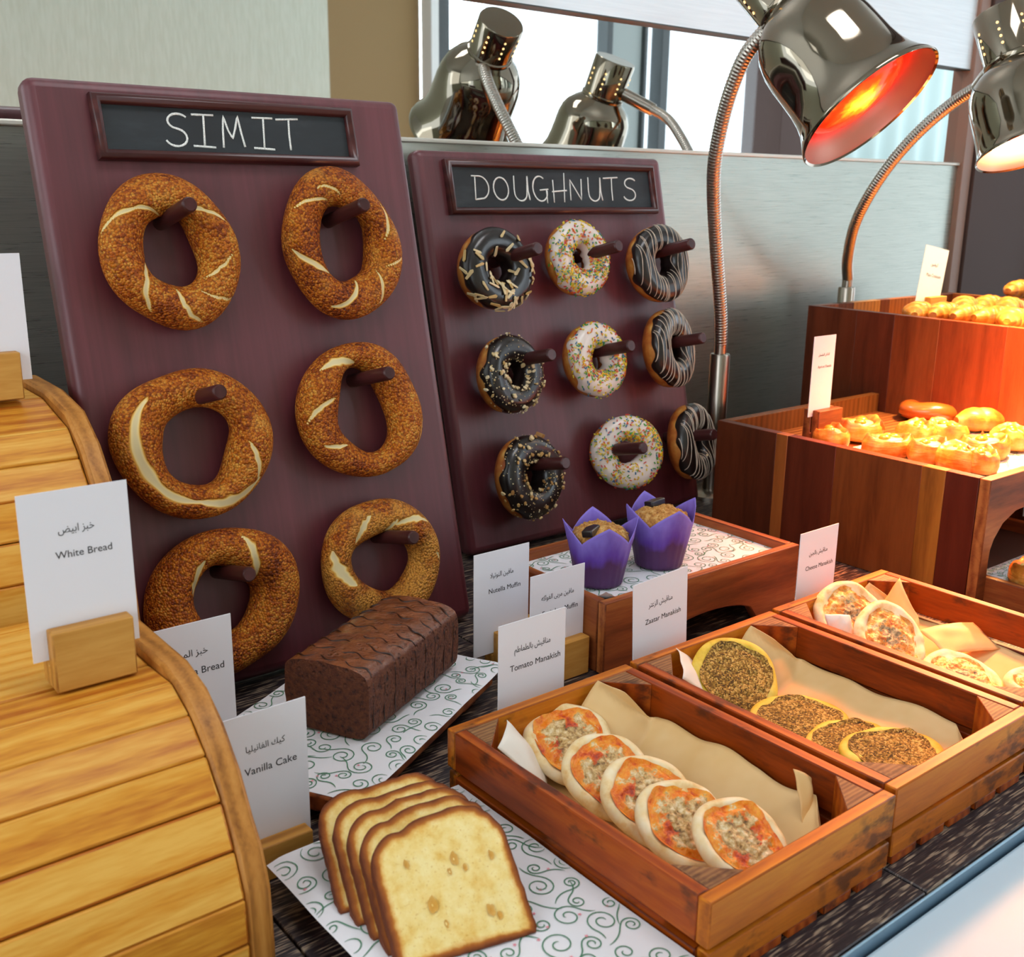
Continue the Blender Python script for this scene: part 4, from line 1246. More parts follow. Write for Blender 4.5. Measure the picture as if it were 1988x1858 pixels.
# ------------------------------------------------------------------ chocolate loaf on its board
E1 = Vector((cos(math.radians(28)), sin(math.radians(28)), 0)); E2 = Vector((-E1.y, E1.x, 0))
A0 = Vector((0.391, 0.687, 0))
def on_board(u, v, z): return A0 + E1 * u + E2 * v + Vector((0, 0, z))
bt = thing('serving_board', 'dark wooden serving board turned under the chocolate loaf', 'serving board', on_board(0.14, 0.09, 0))
MB = T(A0) @ RZ(28)
g = G(); g.box((0.002, 0.004, 0.010), (0.285, 0.185, 0.027), 0, MB); g.build('board_top', 'acacia_x', bt, bevel=0.003)
for a in (0.02, 0.23):
    g = G(); g.box((a, 0.012, 0.0), (a + 0.03, 0.178, 0.0098), 0, MB); g.build('foot', 'acacia_x', bt, bevel=0.002)
def S(u, v):
    e = max(0, u - 0.262) + max(0, 0.012 - v) * 1.0
    z = 0.0282 + 0.0016 * nz((u * 18, v * 18, 3)) + 0.0015
    if u > 0.275: z += 0.12 * (u - 0.275) * (0.5 + 0.5 * nz((v * 20, 1, 1)))
    if v < 0.012: z -= 0.10 * (0.012 - v)
    z = z if not (u < 0.02) else z - 0.15 * (0.02 - u)
    return on_board(0.004 + u, v - 0.004, z)
g = G(); printed_sheet(g, S, 0.292, 0.186, 5, 50, 34)
solo('swirl_paper_liner', g, SWIRL, 'white paper with green scrolls under the chocolate loaf', 'paper liner', group='scroll printed papers', base=on_board(0.14, 0.09, 0.0285), sharp=180)

def loaf():
    L, W, H = 0.176, 0.092, 0.066
    base = Vector((0.452, 0.764, 0.0312))
    Mx = T(base) @ RZ(27)
    t = thing('chocolate_loaf', 'dark chocolate loaf cake scored with wavy lines, on scroll printed paper', 'cake', base)
    g = G()
    n = 40
    # cross-section (across, up), swept along the length
    def sec(v):
        a = v * 2 * PI - PI / 2 - PI / 4
        c, s = cos(a), sin(a); m = max(abs(c), abs(s)); e = 0.86
        q = (abs(c) ** 7 + abs(s) ** 7) ** (-1 / 7)
        return c * q, s * q
    def P(u, v):
        ends = min(u, 1 - u)
        x = u * L; cy, cz = sec(v)
        sh = 1 - 0.03 * (cz < 0) * abs(cz)
        y = W / 2 + cy * W / 2 * sh; z = H / 2 + cz * H / 2
        if cz > 0.6: z += 0.004 * cos(cy * 1.5) + 0.0014 * nz((x * 70, y * 70, 2))
        groove = 0.0
        return Vector((x + 0.0012 * nz((y * 60, z * 60, 8)), y + 0.0009 * nz((x * 80, z * 80, 1)), z))
    g.grid(P, 70, 64, False, True, M=Mx, a=lambda u, v: max(0.0, min(1.0, (sec(v)[1] - 0.80) * 6)))
    for u in (0, 1):
        ring = [P(u, j / 64) for j in range(64)]
        c = sum(ring, Vector()) / 64
        vs = []; fs = []
        K = 8
        for i in range(K + 1):
            for j in range(64):
                q = c.lerp(ring[j], i / K); bulge = (1 - (i / K) ** 6) * 0.0015 * (1 if u else -1)
                vs.append(q + Vector((bulge, 0, 0)))
        for i in range(K):
            for j in range(64):
                f = (i * 64 + j, i * 64 + (j + 1) % 64, (i + 1) * 64 + (j + 1) % 64, (i + 1) * 64 + j)
                fs.append(f if u else f[::-1])
        g.add(vs, fs, 0, Mx, a=[0.0] * len(vs))
    g.build('loaf_body', 'choc_cake', t, sharp=60)
    for i in range(9):
        x = L * (0.055 + 0.111 * i); pts = []
        for j in range(33):
            v = j / 32; y = 0.002 + (W - 0.004) * v
            cy = (y - W / 2) / (W / 2)
            top = H + 0.004 * cos(cy * 1.5) - 0.0009
            edge = max(0, abs(cy) - 0.80) / 0.2
            pts.append((x + 0.0032 * sin(v * 21 + i * 0.5) + 0.004 * (v - 0.5), y, top - 0.012 * edge ** 2.2))
        g = G(); g.tube(pts, 0.0012, 6, 0, Mx); g.build('chocolate_line', 'choc_line', t, sharp=180)
        g = G(); g.tube([(x - 0.002 + 0.001 * sin(k), 0.0002, H * 0.84 - k * 0.0075) for k in range(7)], 0.0005, 5, 0, Mx); g.build('slice_mark', 'choc_line', t, sharp=180)
    return t
loaf()


# ------------------------------------------------------------------ sliced yellow cake on its plate
PX0, PX1, PY0, PY1 = 0.300, 0.4790, 0.36, 0.664
pt = thing('serving_board', 'dark wooden serving board under the sliced yellow cake', 'serving board', ((PX0 + PX1) / 2, (PY0 + PY1) / 2, 0))
G().box((PX0 + 0.008, PY0 + 0.01, 0.012), (PX1 - 0.003, PY1 - 0.012, 0.024)).build('board_top', 'acacia_y', pt, bevel=0.003)
for a in (PY0 + 0.03, PY1 - 0.06):
    G().box((PX0 + 0.014, a, 0.0), (PX1 - 0.012, a + 0.03, 0.0118)).build('foot', 'acacia_x', pt, bevel=0.002)
def S(u, v):
    x = PX0 + u; y = PY0 + v
    z = 0.0262 + 0.0012 * nz((u * 20, v * 20, 5))
    if u < 0.012: z -= 0.25 * (0.012 - u)
    return (x, y, z)
g = G(); printed_sheet(g, S, PX1 - PX0, PY1 - PY0, 9, 34, 50)
solo('swirl_paper_liner', g, SWIRL, 'white paper with green scrolls under the sliced yellow cake', 'paper liner', group='scroll printed papers', base=((PX0 + PX1) / 2, (PY0 + PY1) / 2, 0.026), sharp=180)

def slice_outline(seed):
    """half-loaf outline in (x, y): flat foot, straight sides leaning out a little, cracked dome"""
    W, H = 0.110, 0.095
    pts = []
    def seg(a, b, n):
        for i in range(n): pts.append((a[0] + (b[0] - a[0]) * i / n, a[1] + (b[1] - a[1]) * i / n))
    seg((-W * 0.45, 0.003), (-W * 0.44, 0.0), 2); seg((-W * 0.44, 0), (W * 0.44, 0), 26); seg((W * 0.44, 0), (W * 0.46, 0.004), 3)
    seg((W * 0.46, 0.004), (W * 0.455, H * 0.66), 18)
    n = 40
    for i in range(n + 1):
        a = i / n
        x = W * 0.455 * cos(PI * a) ; x = math.copysign(abs(cos(PI * a)) ** 0.72, cos(PI * a)) * W * 0.455
        y = H * 0.66 + H * 0.34 * sin(PI * a) ** 0.62
        k = a - (0.52 + 0.05 * sin(seed))
        y += 0.0050 * math.exp(-((k + 0.20) / 0.16) ** 2) - 0.0030 * math.exp(-((k - 0.06) / 0.05) ** 2) - 0.007 * max(0, a - 0.55)
        pts.append((x, y))
    seg((-W * 0.455, H * 0.66), (-W * 0.45, 0.003), 18)
    out = []
    for i, (x, y) in enumerate(pts):
        k = 0.0011 * nz((x * 120, y * 120, seed))
        out.append((x + k, max(0.0, y + k)))
    return out

def cake_slice(label, org, side, lean, az, seed, thick=0.0102):
    o = slice_outline(seed); n = len(o)
    c = (0.0, 0.036); g = G()
    K = 16; vs = []; fs = []; cr = []; ho = []
    hq = 1.5; holes = [((0.007 if seed == 1 else -0.012), 0.062, 0.0042), (-0.0165, 0.035, 0.0050), (0.022, 0.022, 0.0040), (0.027, 0.017, 0.0028), (0.0015, 0.054, 0.0022), (-0.027, 0.066, 0.0030), (0.013, 0.054, 0.0024), (0.034, 0.058, 0.0030), (-0.011, 0.021, 0.0022)]
    for i in range(K + 1):
        q = (i / K) ** 0.75
        for (x, y) in o:
            px, py = c[0] + (x - c[0]) * q, c[1] + (y - c[1]) * q
            dd = math.hypot(x - px, y - py)
            e = max(0.0, 1 - dd / 0.0105) ** 1.25
            cr.append(e); ho.append(0.0)
            vs.append((px, py, thick / 2 + 0.0008 * nz((px * 120, py * 120, seed)) - (0.0012 if i == K else 0)))
    for i in range(K):
        for j in range(n): fs.append((i * n + j, i * n + (j + 1) % n, (i + 1) * n + (j + 1) % n, (i + 1) * n + j))
    g.add(vs, fs, crust=cr, hole=ho)
    vs = []; cr = []; R_ = 4
    for i in range(R_ + 1):
        for (x, y) in o: vs.append((x, y, thick / 2 - 0.0012 - (thick - 0.0012) * i / R_)); cr.append(1.0)
    fs = [(i * n + j, i * n + (j + 1) % n, (i + 1) * n + (j + 1) % n, (i + 1) * n + j) for i in range(R_) for j in range(n)]
    fs.append(tuple(range(R_ * n, (R_ + 1) * n))[::-1])
    g.add(vs, fs, crust=cr, hole=[0.0] * len(vs))
    # air pockets in the crumb: shallow dished spots
    for (hx, hy, hr) in holes:
        vs = [(hx, hy, thick / 2 - 0.0001)]; m = 14; cr = [0.0]; ho = [1.0]
        for k in range(m):
            a = 2 * PI * k / m; rr = hq * hr * (0.75 + 0.35 * nz((cos(a) * 2, sin(a) * 2, hx * 300 + seed)))
            vs.append((hx + rr * 0.62 * cos(a), hy + rr * sin(a), thick / 2 + 0.0011)); cr.append(0.0); ho.append(0.75)
        g.add(vs, [(0, k + 1, (k + 1) % m + 1) for k in range(m)], crust=cr, hole=ho)
    s = g.build('cake_slice', 'pound', None, sharp=60)
    tag(s, label, 'cake slice', 'slices of yellow cake')
    place(s, T(org) @ RZ(az) @ RX(90 - lean) @ T(side, 0, -thick / 2))
    return s
BK = Vector((0.26, 0.966, 0))
f0 = Vector((0.362, 0.488, 0.0285))
for i, (lean, sd, dy, dz, lab) in enumerate((
        (53, 0.0, 0.0, 0.0, 'front slice of yellow cake, its whole crumb face showing'),
        (55, -0.003, 0.0175, 0.0, 'second slice of yellow cake, dome showing behind the front slice'),
        (57, -0.008, 0.035, 0.0, 'third slice of yellow cake from the front'),
        (59, -0.014, 0.0525, 0.0, 'fourth slice of yellow cake from the front'),
        (61, -0.021, 0.070, 0.0, 'rearmost slice of yellow cake, next to the Vanilla Cake card'))):
    cake_slice(lab, f0 + BK * dy + Vector((0, 0, dz)), sd, lean, -14.5 - i * 0.5, i + 1)


# ------------------------------------------------------------------ muffin tray and muffins
TX0, TX1, TY0, TY1, TZ = 0.763, 1.104, 0.784, 0.978, 0.085
mt = thing('display_tray', 'low acacia tray with arched feet holding the two purple muffins', 'tray', ((TX0 + TX1) / 2, (TY0 + TY1) / 2, 0), 'acacia display trays')
w = 0.012
def arch_panel(a, b, z0, z1, foot, rise):
    """outline (along, up) of a panel with an arched underside"""
    L = b - a; q = [(a, z1), (a, z0), (a + foot, z0)]
    for i in range(13):
        t = i / 12; q.append((a + foot + (L - 2 * foot) * t, z0 + rise * sin(PI * t) ** 0.35))
    return q + [(b - foot, z0), (b, z0), (b, z1)]
for y in (TY0, TY1 - w):
    G().prism([(x, y, z) for x, z in arch_panel(TX0, TX1, 0, TZ, 0.075, 0.034)], (0, w, 0)).build('side_board', 'acacia_x', mt, bevel=0.0015, sharp=30)
for x in (TX0, TX1 - w):
    G().prism([(x, y, z) for y, z in arch_panel(TY0 + w + 0.0003, TY1 - w - 0.0003, 0, TZ, 0.05, 0.020)][::-1], (w, 0, 0)).build('end_board', 'acacia_y', mt, bevel=0.0015, sharp=30)
G().box((TX0 + w, TY0 + w, 0.062), (TX1 - w, TY1 - w, 0.070)).build('tray_floor', 'acacia_x', mt)
def S(u, v):
    z = 0.0735 + 0.0012 * nz((u * 16, v * 16, 7)) + 0.011 * max(0, (0.02 - v) / 0.02) ** 1.5 + 0.010 * max(0, (0.02 - u) / 0.02) ** 1.5
    return (TX0 + w * 0.75 + u, TY0 + w * 0.75 + v, z)
g = G(); printed_sheet(g, S, TX1 - TX0 - 1.6 * w, TY1 - TY0 - 1.6 * w, 21, 40, 26)
solo('swirl_paper_liner', g, SWIRL, 'white paper with scrolls in the muffin tray, under the muffins', 'paper liner', group='scroll printed papers', base=((TX0 + TX1) / 2, (TY0 + TY1) / 2, 0.0735), sharp=180)

def muffin(label, px_base, z, r, h, spin, seed, chunk):
    P = onZ(*px_base, z)
    t = thing('muffin', label, 'muffin', P, 'muffins in purple paper')
    o = P
    def wrap(u, v):
        a = 2 * PI * u
        k = 4 * ((u * 4) % 1.0 - 0.5)                     # four pointed petals
        peak = (1 - abs(k) / 2) ** 0.9
        hh = h * (0.70 + 0.30 * peak)
        zz = v * hh
        q = r * (0.74 + 0.30 * min(zz / (h * 0.7), 1.0)) + 0.006 * max(0, (zz - h * 0.62) / (h * 0.5)) ** 1.3 * (1.6 * peak)
        q *= 1 + 0.012 * sin(a * 22) * (1 - v * 0.8) - 0.02 * peak * max(0, v - 0.6)
        return o + Vector((q * cos(a + spin), q * sin(a + spin), zz))
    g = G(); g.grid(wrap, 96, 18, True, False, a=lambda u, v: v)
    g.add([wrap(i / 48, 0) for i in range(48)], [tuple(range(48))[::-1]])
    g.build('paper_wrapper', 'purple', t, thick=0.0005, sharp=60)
    g = G()
    def cake(u, v):
        a = 2 * PI * u; q = r * 0.93 * sin(v * PI / 2)
        zz = h * 0.60 + h * 0.30 * cos(v * PI / 2) ** 0.7 + 0.0022 * nz((q * cos(a) * 90, q * sin(a) * 90, seed)) + 0.0014 * nz((q * cos(a) * 260, q * sin(a) * 260, seed))
        return o + Vector((q * cos(a), q * sin(a), zz))
    g.grid(cake, 48, 26, True, False)
    c = g.build('muffin_top', 'muffin', t, sharp=180)
    rr = random.Random(seed); g = G()
    for i in range(120):
        a = rr.uniform(0, 2 * PI); v = rr.uniform(0, 0.85) ; s = rr.uniform(0.0007, 0.0017)
        p = cake(a / 2 / PI, v); g.ball(p, (s, s * rr.uniform(.7, 1.2), s), 4)
    k = g.build('crumble', 'muffin', c, sharp=180); k['kind'] = 'stuff'
    g = G(); cp = cake(chunk[0], chunk[1]) + Vector((0, 0, 0.0015))
    Mx = T(cp) @ RZ(chunk[2]) @ RX(-12)
    g.prism([(-0.015, -0.006, -0.003), (0.012, -0.008, -0.003), (0.016, 0.001, -0.003), (0.006, 0.008, -0.003), (-0.013, 0.007, -0.003)], (0, 0, 0.008), 0, Mx)
    g.build('chocolate_chunk', 'choc', t, bevel=0.0015, seg=3)
    return t
muffin('near left muffin in a purple paper cup with a chocolate chunk on top', (1162, 1127), 0.0755, 0.0370, 0.078, 0.25, 1, (0.55, 0.45, 30))
muffin('far right muffin in a purple paper cup, behind the near one', (1278, 1092), 0.0755, 0.0385, 0.080, 0.45, 2, (0.2, 0.30, 10))


# ------------------------------------------------------------------ stepped acacia risers
def plank_wall(g, x0, x1, ys, z0, z1, cols):
    for a, b, c in zip(ys, ys[1:], cols):
        g.cur = lin(c); g.box((x0, min(a, b), z0), (x1, max(a, b), z1))
RX0, RX1, RY0, RY1, RZT = 1.299, 1.722, 0.659, 1.096, 0.169
MT_COL = ['#663019', '#a8602a', '#6b2d18', '#8e4a1f', '#c47a2e', '#6a2614']
ys = [RY1] + [onX(px, 840, RX0).y for px in (1508, 1530, 1626, 1798, 1846)] + [RY0 + 0.0]
riser = thing('display_riser', 'lower acacia riser box of mixed planks with an arched front, holding the danish pastries', 'riser', ((RX0 + RX1) / 2, (RY0 + RY1) / 2, 0), 'stepped acacia risers')
tk = 0.016
g = G(); plank_wall(g, RX0, RX0 + tk, ys, 0, RZT, MT_COL); g.build('side_panel', 'acacia_z', riser, bevel=0.0008)
g = G(); g.cur = lin('#8a5229'); g.box((RX0 + tk, RY1 - tk, 0), (RX1, RY1, RZT)); g.build('back_panel', 'acacia_z', riser, bevel=0.001)
G().box((RX0 + tk, RY0 + tk, 0.128), (RX1, RY1 - tk, 0.136)).build('floor_panel', 'acacia_x', riser)
arc = [onY(px, py, RY0) for px, py in ((1893, 1112), (1896, 1085), (1900, 1062), (1907, 1042), (1925, 1010), (1950, 986), (1988, 970))]
xe = 1.80
q = [(RX0, RZT), (RX0, 0.0), (arc[0].x, 0.0)] + [(p.x, p.z) for p in arc] + [(arc[-1].x + 0.04, arc[-1].z + 0.006), (xe, arc[-1].z + 0.008), (xe, RZT)]
G().prism([(x, RY0 - tk, z) for x, z in q], (0, tk - 0.0003, 0)).build('arched_front', 'acacia_x', riser, bevel=0.0012, sharp=30)

TTX0, TTX1, TTY0, TTY1, TTZ = 1.722, 2.225, 0.6595, 1.250, 0.313
rtop = thing('display_riser', 'taller acacia riser box behind the danish pastries, holding the croissants', 'riser', ((TTX0 + TTX1) / 2, (TTY0 + TTY1) / 2, 0), 'stepped acacia risers')
ys = [TTY1] + [onX(px, 700, TTX0).y for px in (1655, 1728, 1816, 1948)] + [TTY0]
g = G(); plank_wall(g, TTX0 + 0.0005, TTX0 + tk, ys, 0, TTZ, ['#6a331c', '#6e341e', '#934a24', '#964422', '#a65026']); g.build('side_panel', 'acacia_z', rtop, bevel=0.0008)  # plank tones, reddened toward the end that the red lamp lights
xs = [TTX0 + tk] + [TTX0 + tk + k for k in (0.06, 0.11, 0.20, 0.235, 0.33, 0.40)] + [TTX1]
g = G()
for a, b, c in zip(xs, xs[1:], ['#8a4a2a', '#5f3520', '#a9773f', '#6b3a24', '#9a5a2c', '#7a4024', '#5a2f1c']):
    g.cur = lin(c); g.box((a, TTY1 - tk, 0), (b, TTY1, TTZ))
g.build('back_panel', 'acacia_z', rtop, bevel=0.0008)
ys = [TTY1 - tk, 1.12, 1.05, 0.98, 0.90, 0.80, TTY0]
g = G(); plank_wall(g, TTX1 - tk, TTX1, ys, 0, TTZ, ['#a0602e', '#7c4022', '#5f3520', '#9a5a2c', '#7a4024', '#8e4a26']); g.build('side_panel', 'acacia_z', rtop, bevel=0.0008)
G().box((TTX0 + tk, TTY0, 0.268), (TTX1 - tk, TTY1 - tk, 0.276)).build('floor_panel', 'acacia_x', rtop)

# papers on the risers
def S(u, v): return (1.41 + u, RY0 + 0.006 + v, 0.1375 + 0.001 * nz((u * 20, v * 20, 2)))
g = G(); printed_sheet(g, S, 0.30, 0.27, 33, 20, 20, pitch=0.016, rmin=0.003, rmax=0.006, w=0.0008)
solo('swirl_paper_liner', g, SWIRL, 'fine scroll printed paper under the danish pastries', 'paper liner', group='scroll printed papers', base=(1.56, 0.8, 0.1375), sharp=180)

food_label('Apricot Danish card in an acacia block on the lower riser', 'Apricot Danish', 'الدانش المشمش', (1584, 657), (1621, 646), 0.985, 0.137, 0.012, 0.060, bmat='acacia_x', rot=0.0, en_w=0.62, ar_w=0.5, width=0.055, h=0.125, bh=0.056)
food_label('Plain Croissant card in a wooden block on the taller riser', 'Plain Croissant', 'كرواسون', (1783, 480), (1837, 479), 1.175, 0.277, 0.02, 0.060, roll=9, en_w=0.62, ar_w=0.30, width=0.088, h=0.145)

# the tray pushed under the riser
LX, LY1 = 1.318, 0.645
lt = thing('display_tray', 'low wooden tray pushed under the arch of the lower riser, at the right edge', 'tray', (1.45, 0.62, 0), 'acacia display trays')
G().box((1.303 + 0.016, 0.44, 0.0), (1.303 + 0.028, 1.02, 0.034)).build('side_board', 'acacia_y', lt, bevel=0.0015)
G().box((1.60, 0.44, 0.0), (1.612, 1.02, 0.034)).build('side_board', 'acacia_y', lt, bevel=0.0015)
G().box((1.332, 0.44, 0.0), (1.5995, 0.452, 0.034)).build('end_board', 'acacia_x', lt, bevel=0.0015)
G().box((1.332, 0.452, 0.008), (1.5995, 1.02, 0.016)).build('tray_floor', 'dark_brown', lt)
def S(u, v): return (1.372 + u, 0.48 + v, 0.0185 + 0.0008 * nz((u * 20, v * 20, 4)))
g = G(); printed_sheet(g, S, 0.20, 0.20, 44, 12, 12, pitch=0.018, rmin=0.003, rmax=0.006, w=0.0008)
solo('swirl_paper_liner', g, SWIRL, 'scroll printed paper in the tray under the riser', 'paper liner', group='scroll printed papers', base=(1.45, 0.6, 0.0185), sharp=180)
food_label('card in a dark block under the arched front of the lower riser', '', '', (1986, 1000), (2040, 985), 0.78, 0.018, -0.010, 0.065, h=0.09, bmat='acacia_x')


# ------------------------------------------------------------------ pastries
def danish(label, P, r, az, seed, group='danish pastries on the lower riser', loc_tilt=0):
    t = thing('danish_pastry', label, 'pastry', P, group)
    o = Vector(P); rr = random.Random(seed)
    Mx = T(o) @ RZ(az) @ RX(loc_tilt)
    def body(u, v):
        a = 2 * PI * u
        e = 1 + 0.04 * cos(4 * a) + 0.05 * nz((cos(a) * 2, sin(a) * 2, seed))
        prof = [(0, 0), (0.9, 0), (1.0, 0.006), (0.98, 0.014), (0.84, 0.0185), (0.66, 0.0175), (0.5, 0.0155), (0, 0.0155)]
        i = min(int(v * 7), 6); f = v * 7 - i
        q = prof[i][0] + (prof[i + 1][0] - prof[i][0]) * f; z = prof[i][1] + (prof[i + 1][1] - prof[i][1]) * f
        fold = 0.007 * (0.5 + 0.5 * cos(2 * a + 0.6)) ** 1.5 * max(0.0, 1 - abs(q - 0.78) / 0.24)
        return Vector((q * e * r * cos(a), q * e * r * 0.72 * sin(a), (z * 1.5 + fold) * (1 + 0.12 * nz((3 * cos(a), 3 * sin(a), seed)))))
    g = G(); g.grid(body, 48, 21, True, False, M=Mx, a=lambda u, v: max(0, 0.6 - v) + 0.5 * nz((u * 9, v * 5, seed)))
    g.build('folded_dough', 'pastry', t, sharp=180)
    g = G(); g.ball((0, 0, 0.0235), (r * 0.56, r * 0.40, 0.006), 8, 0, Mx); c = g.build('custard_filling', 'custard', t, sharp=180)
    for s in (-1, 1):
        g = G(); g.ball((s * r * 0.22, rr.uniform(-.1, .1) * r, 0.0275), (r * 0.22, r * 0.2, 0.006), 8, 0, Mx); g.build('apricot_half', 'apricot', t, sharp=180)
    # a crisp corner of dough folded up
    if seed not in (1, 8, 9): return t
    g = G(); a = rr.uniform(0, 2 * PI)
    g.prism([(r * 0.62, -0.006, 0.017), (r * 0.84, 0.006, 0.017), (r * 0.72, 0.002, 0.033)], (-0.003, 0.002, 0.001), 0, Mx @ Matrix.Rotation(a, 4, 'Z')); g.build('crisp_corner', 'glaze_red', t, bevel=0.0012)
    return t
zf = 0.139
DAN = [((1668, 850), 0.040, 10, 'danish pastry beside the Apricot Danish card, its corners folded up'),
       ((1612, 868), 0.032, 40, 'danish pastry at the left front corner of the lower riser'),
       ((1722, 884), 0.036, -20, 'danish pastry in front of the one by the card'),
       ((1776, 858), 0.036, 30, 'danish pastry in the middle of the lower riser'),
       ((1836, 858), 0.034, 70, 'danish pastry right of the middle one, below the pale puff roll'),
       ((1800, 894), 0.034, 5, 'danish pastry at the front edge of the lower riser'),
       ((1858, 908), 0.036, 50, 'danish pastry at the front edge left of the corner'),
       ((1908, 886), 0.038, -15, 'danish pastry near the front corner with red crisp tips'),
       ((1900, 914), 0.030, 20, 'danish pastry at the front right corner of the lower riser'),
       ((1960, 868), 0.036, 35, 'danish pastry at the right edge of the photo on the lower riser')]
for i, (p, r, az, lab) in enumerate(DAN): danish(lab, onZ(*p, zf), r * 1.18, az, i + 1)

def puff_roll(label, P, L, r, az, seed, group, mat='pastry', ridges=5, bend=0.25, name='puff_roll', cat='pastry'):
    """crescent or straight roll with ridged layers"""
    P = Vector(P); Mx = T(P) @ RZ(az)
    n = 26
    def c(s): return Vector((L * (s - 0.5), bend * L * (1 - (2 * s - 1) ** 2), r * 0.82))
    def pt(u, v):
        s = u; w = 2 * PI * v
        tap = (sin(PI * (0.06 + 0.88 * s))) ** 0.75
        rad = r * tap * (1 + 0.13 * abs(sin(ridges * PI * s)) - 0.07) * (1 + 0.06 * nz((s * 5, cos(w) * 2 + seed, sin(w) * 2)))
        tg = (c(min(1, s + 0.02)) - c(max(0, s - 0.02))).normalized(); side = Vector((-tg.y, tg.x, 0))
        return c(s) + side * cos(w) * rad + Vector((0, 0, 1)) * sin(w) * rad * 0.85
    g = G(); g.grid(pt, 44, 20, False, True, M=Mx, a=lambda u, v: 0.5 - 0.5 * abs(sin(ridges * PI * u)) + 0.2 * nz((u * 8, v * 4, seed)))
    for u in (0, 1):
        g.add([pt(u, j / 20) for j in range(20)], [tuple(range(20))], 0, Mx)
    o0 = P; g.v = [p - o0 for p in g.v]
    o = g.build(name, mat, None, sharp=180); o.location = o0
    return tag(o, label, cat, group)
puff_roll('pale split puff roll behind the danish pastries, below the glazed bun', onZ(1902, 838, 0.139), 0.085, 0.024, -35, 3, 'pastries on the lower riser', ridges=2, bend=0.05)
# glazed ring bun
P = onZ(1806, 812, 0.139); g = G()
def bun(u, v):
    a, w = 2 * PI * u, 2 * PI * v
    R0, r0 = 0.034, 0.0185 * (1 + 0.12 * sin(3 * a + w))
    q = R0 + r0 * cos(w)
    return P + Vector((q * cos(a) * 1.12, q * sin(a), 0.016 + r0 * 0.85 * sin(w) + 0.003 * sin(2 * a + 1)))
g.grid(bun, 64, 24, True, True)
solo('glazed_bun', g, 'glaze_red', 'shiny red-brown ring bun at the back of the lower riser', 'pastry', base=P, sharp=180)
CRO = [((1800, 617), 20, 'small croissant nearest the Plain Croissant card'), ((1846, 618), 5, 'second croissant from the Plain Croissant card'), ((1894, 622), -12, 'third croissant from the card, at the near rim'),
       ((1890, 604), 30, 'croissant behind the third one, its ridged top showing'), ((1934, 602), 10, 'croissant in the middle of the rear row on the taller riser'), ((1940, 626), -30, 'croissant at the near rim under the right lamp, brightly lit'),
       ((1976, 606), 24, 'croissant in the rear row near the right edge of the photo'), ((1984, 630), 12, 'croissant at the near rim cut by the right edge of the photo'), ((1990, 590), -8, 'highest croissant of the pile, at the right edge of the photo')]
for i, (p, az, lab) in enumerate(CRO):
    z = 0.288 if i < 8 else 0.308
    puff_roll(lab, onZ(*p, 0.300) * 1.0 - Vector((0, 0, 0.300 - z)), 0.088, 0.024, az - 20, i + 20, 'croissants on the taller riser', name='croissant', ridges=5, bend=0.22)
danish('pastry in the tray under the arch, cut by the right edge of the photo', Vector((1.374, 0.612, 0.021)), 0.036, 20, 31, 'pastries under the arch')


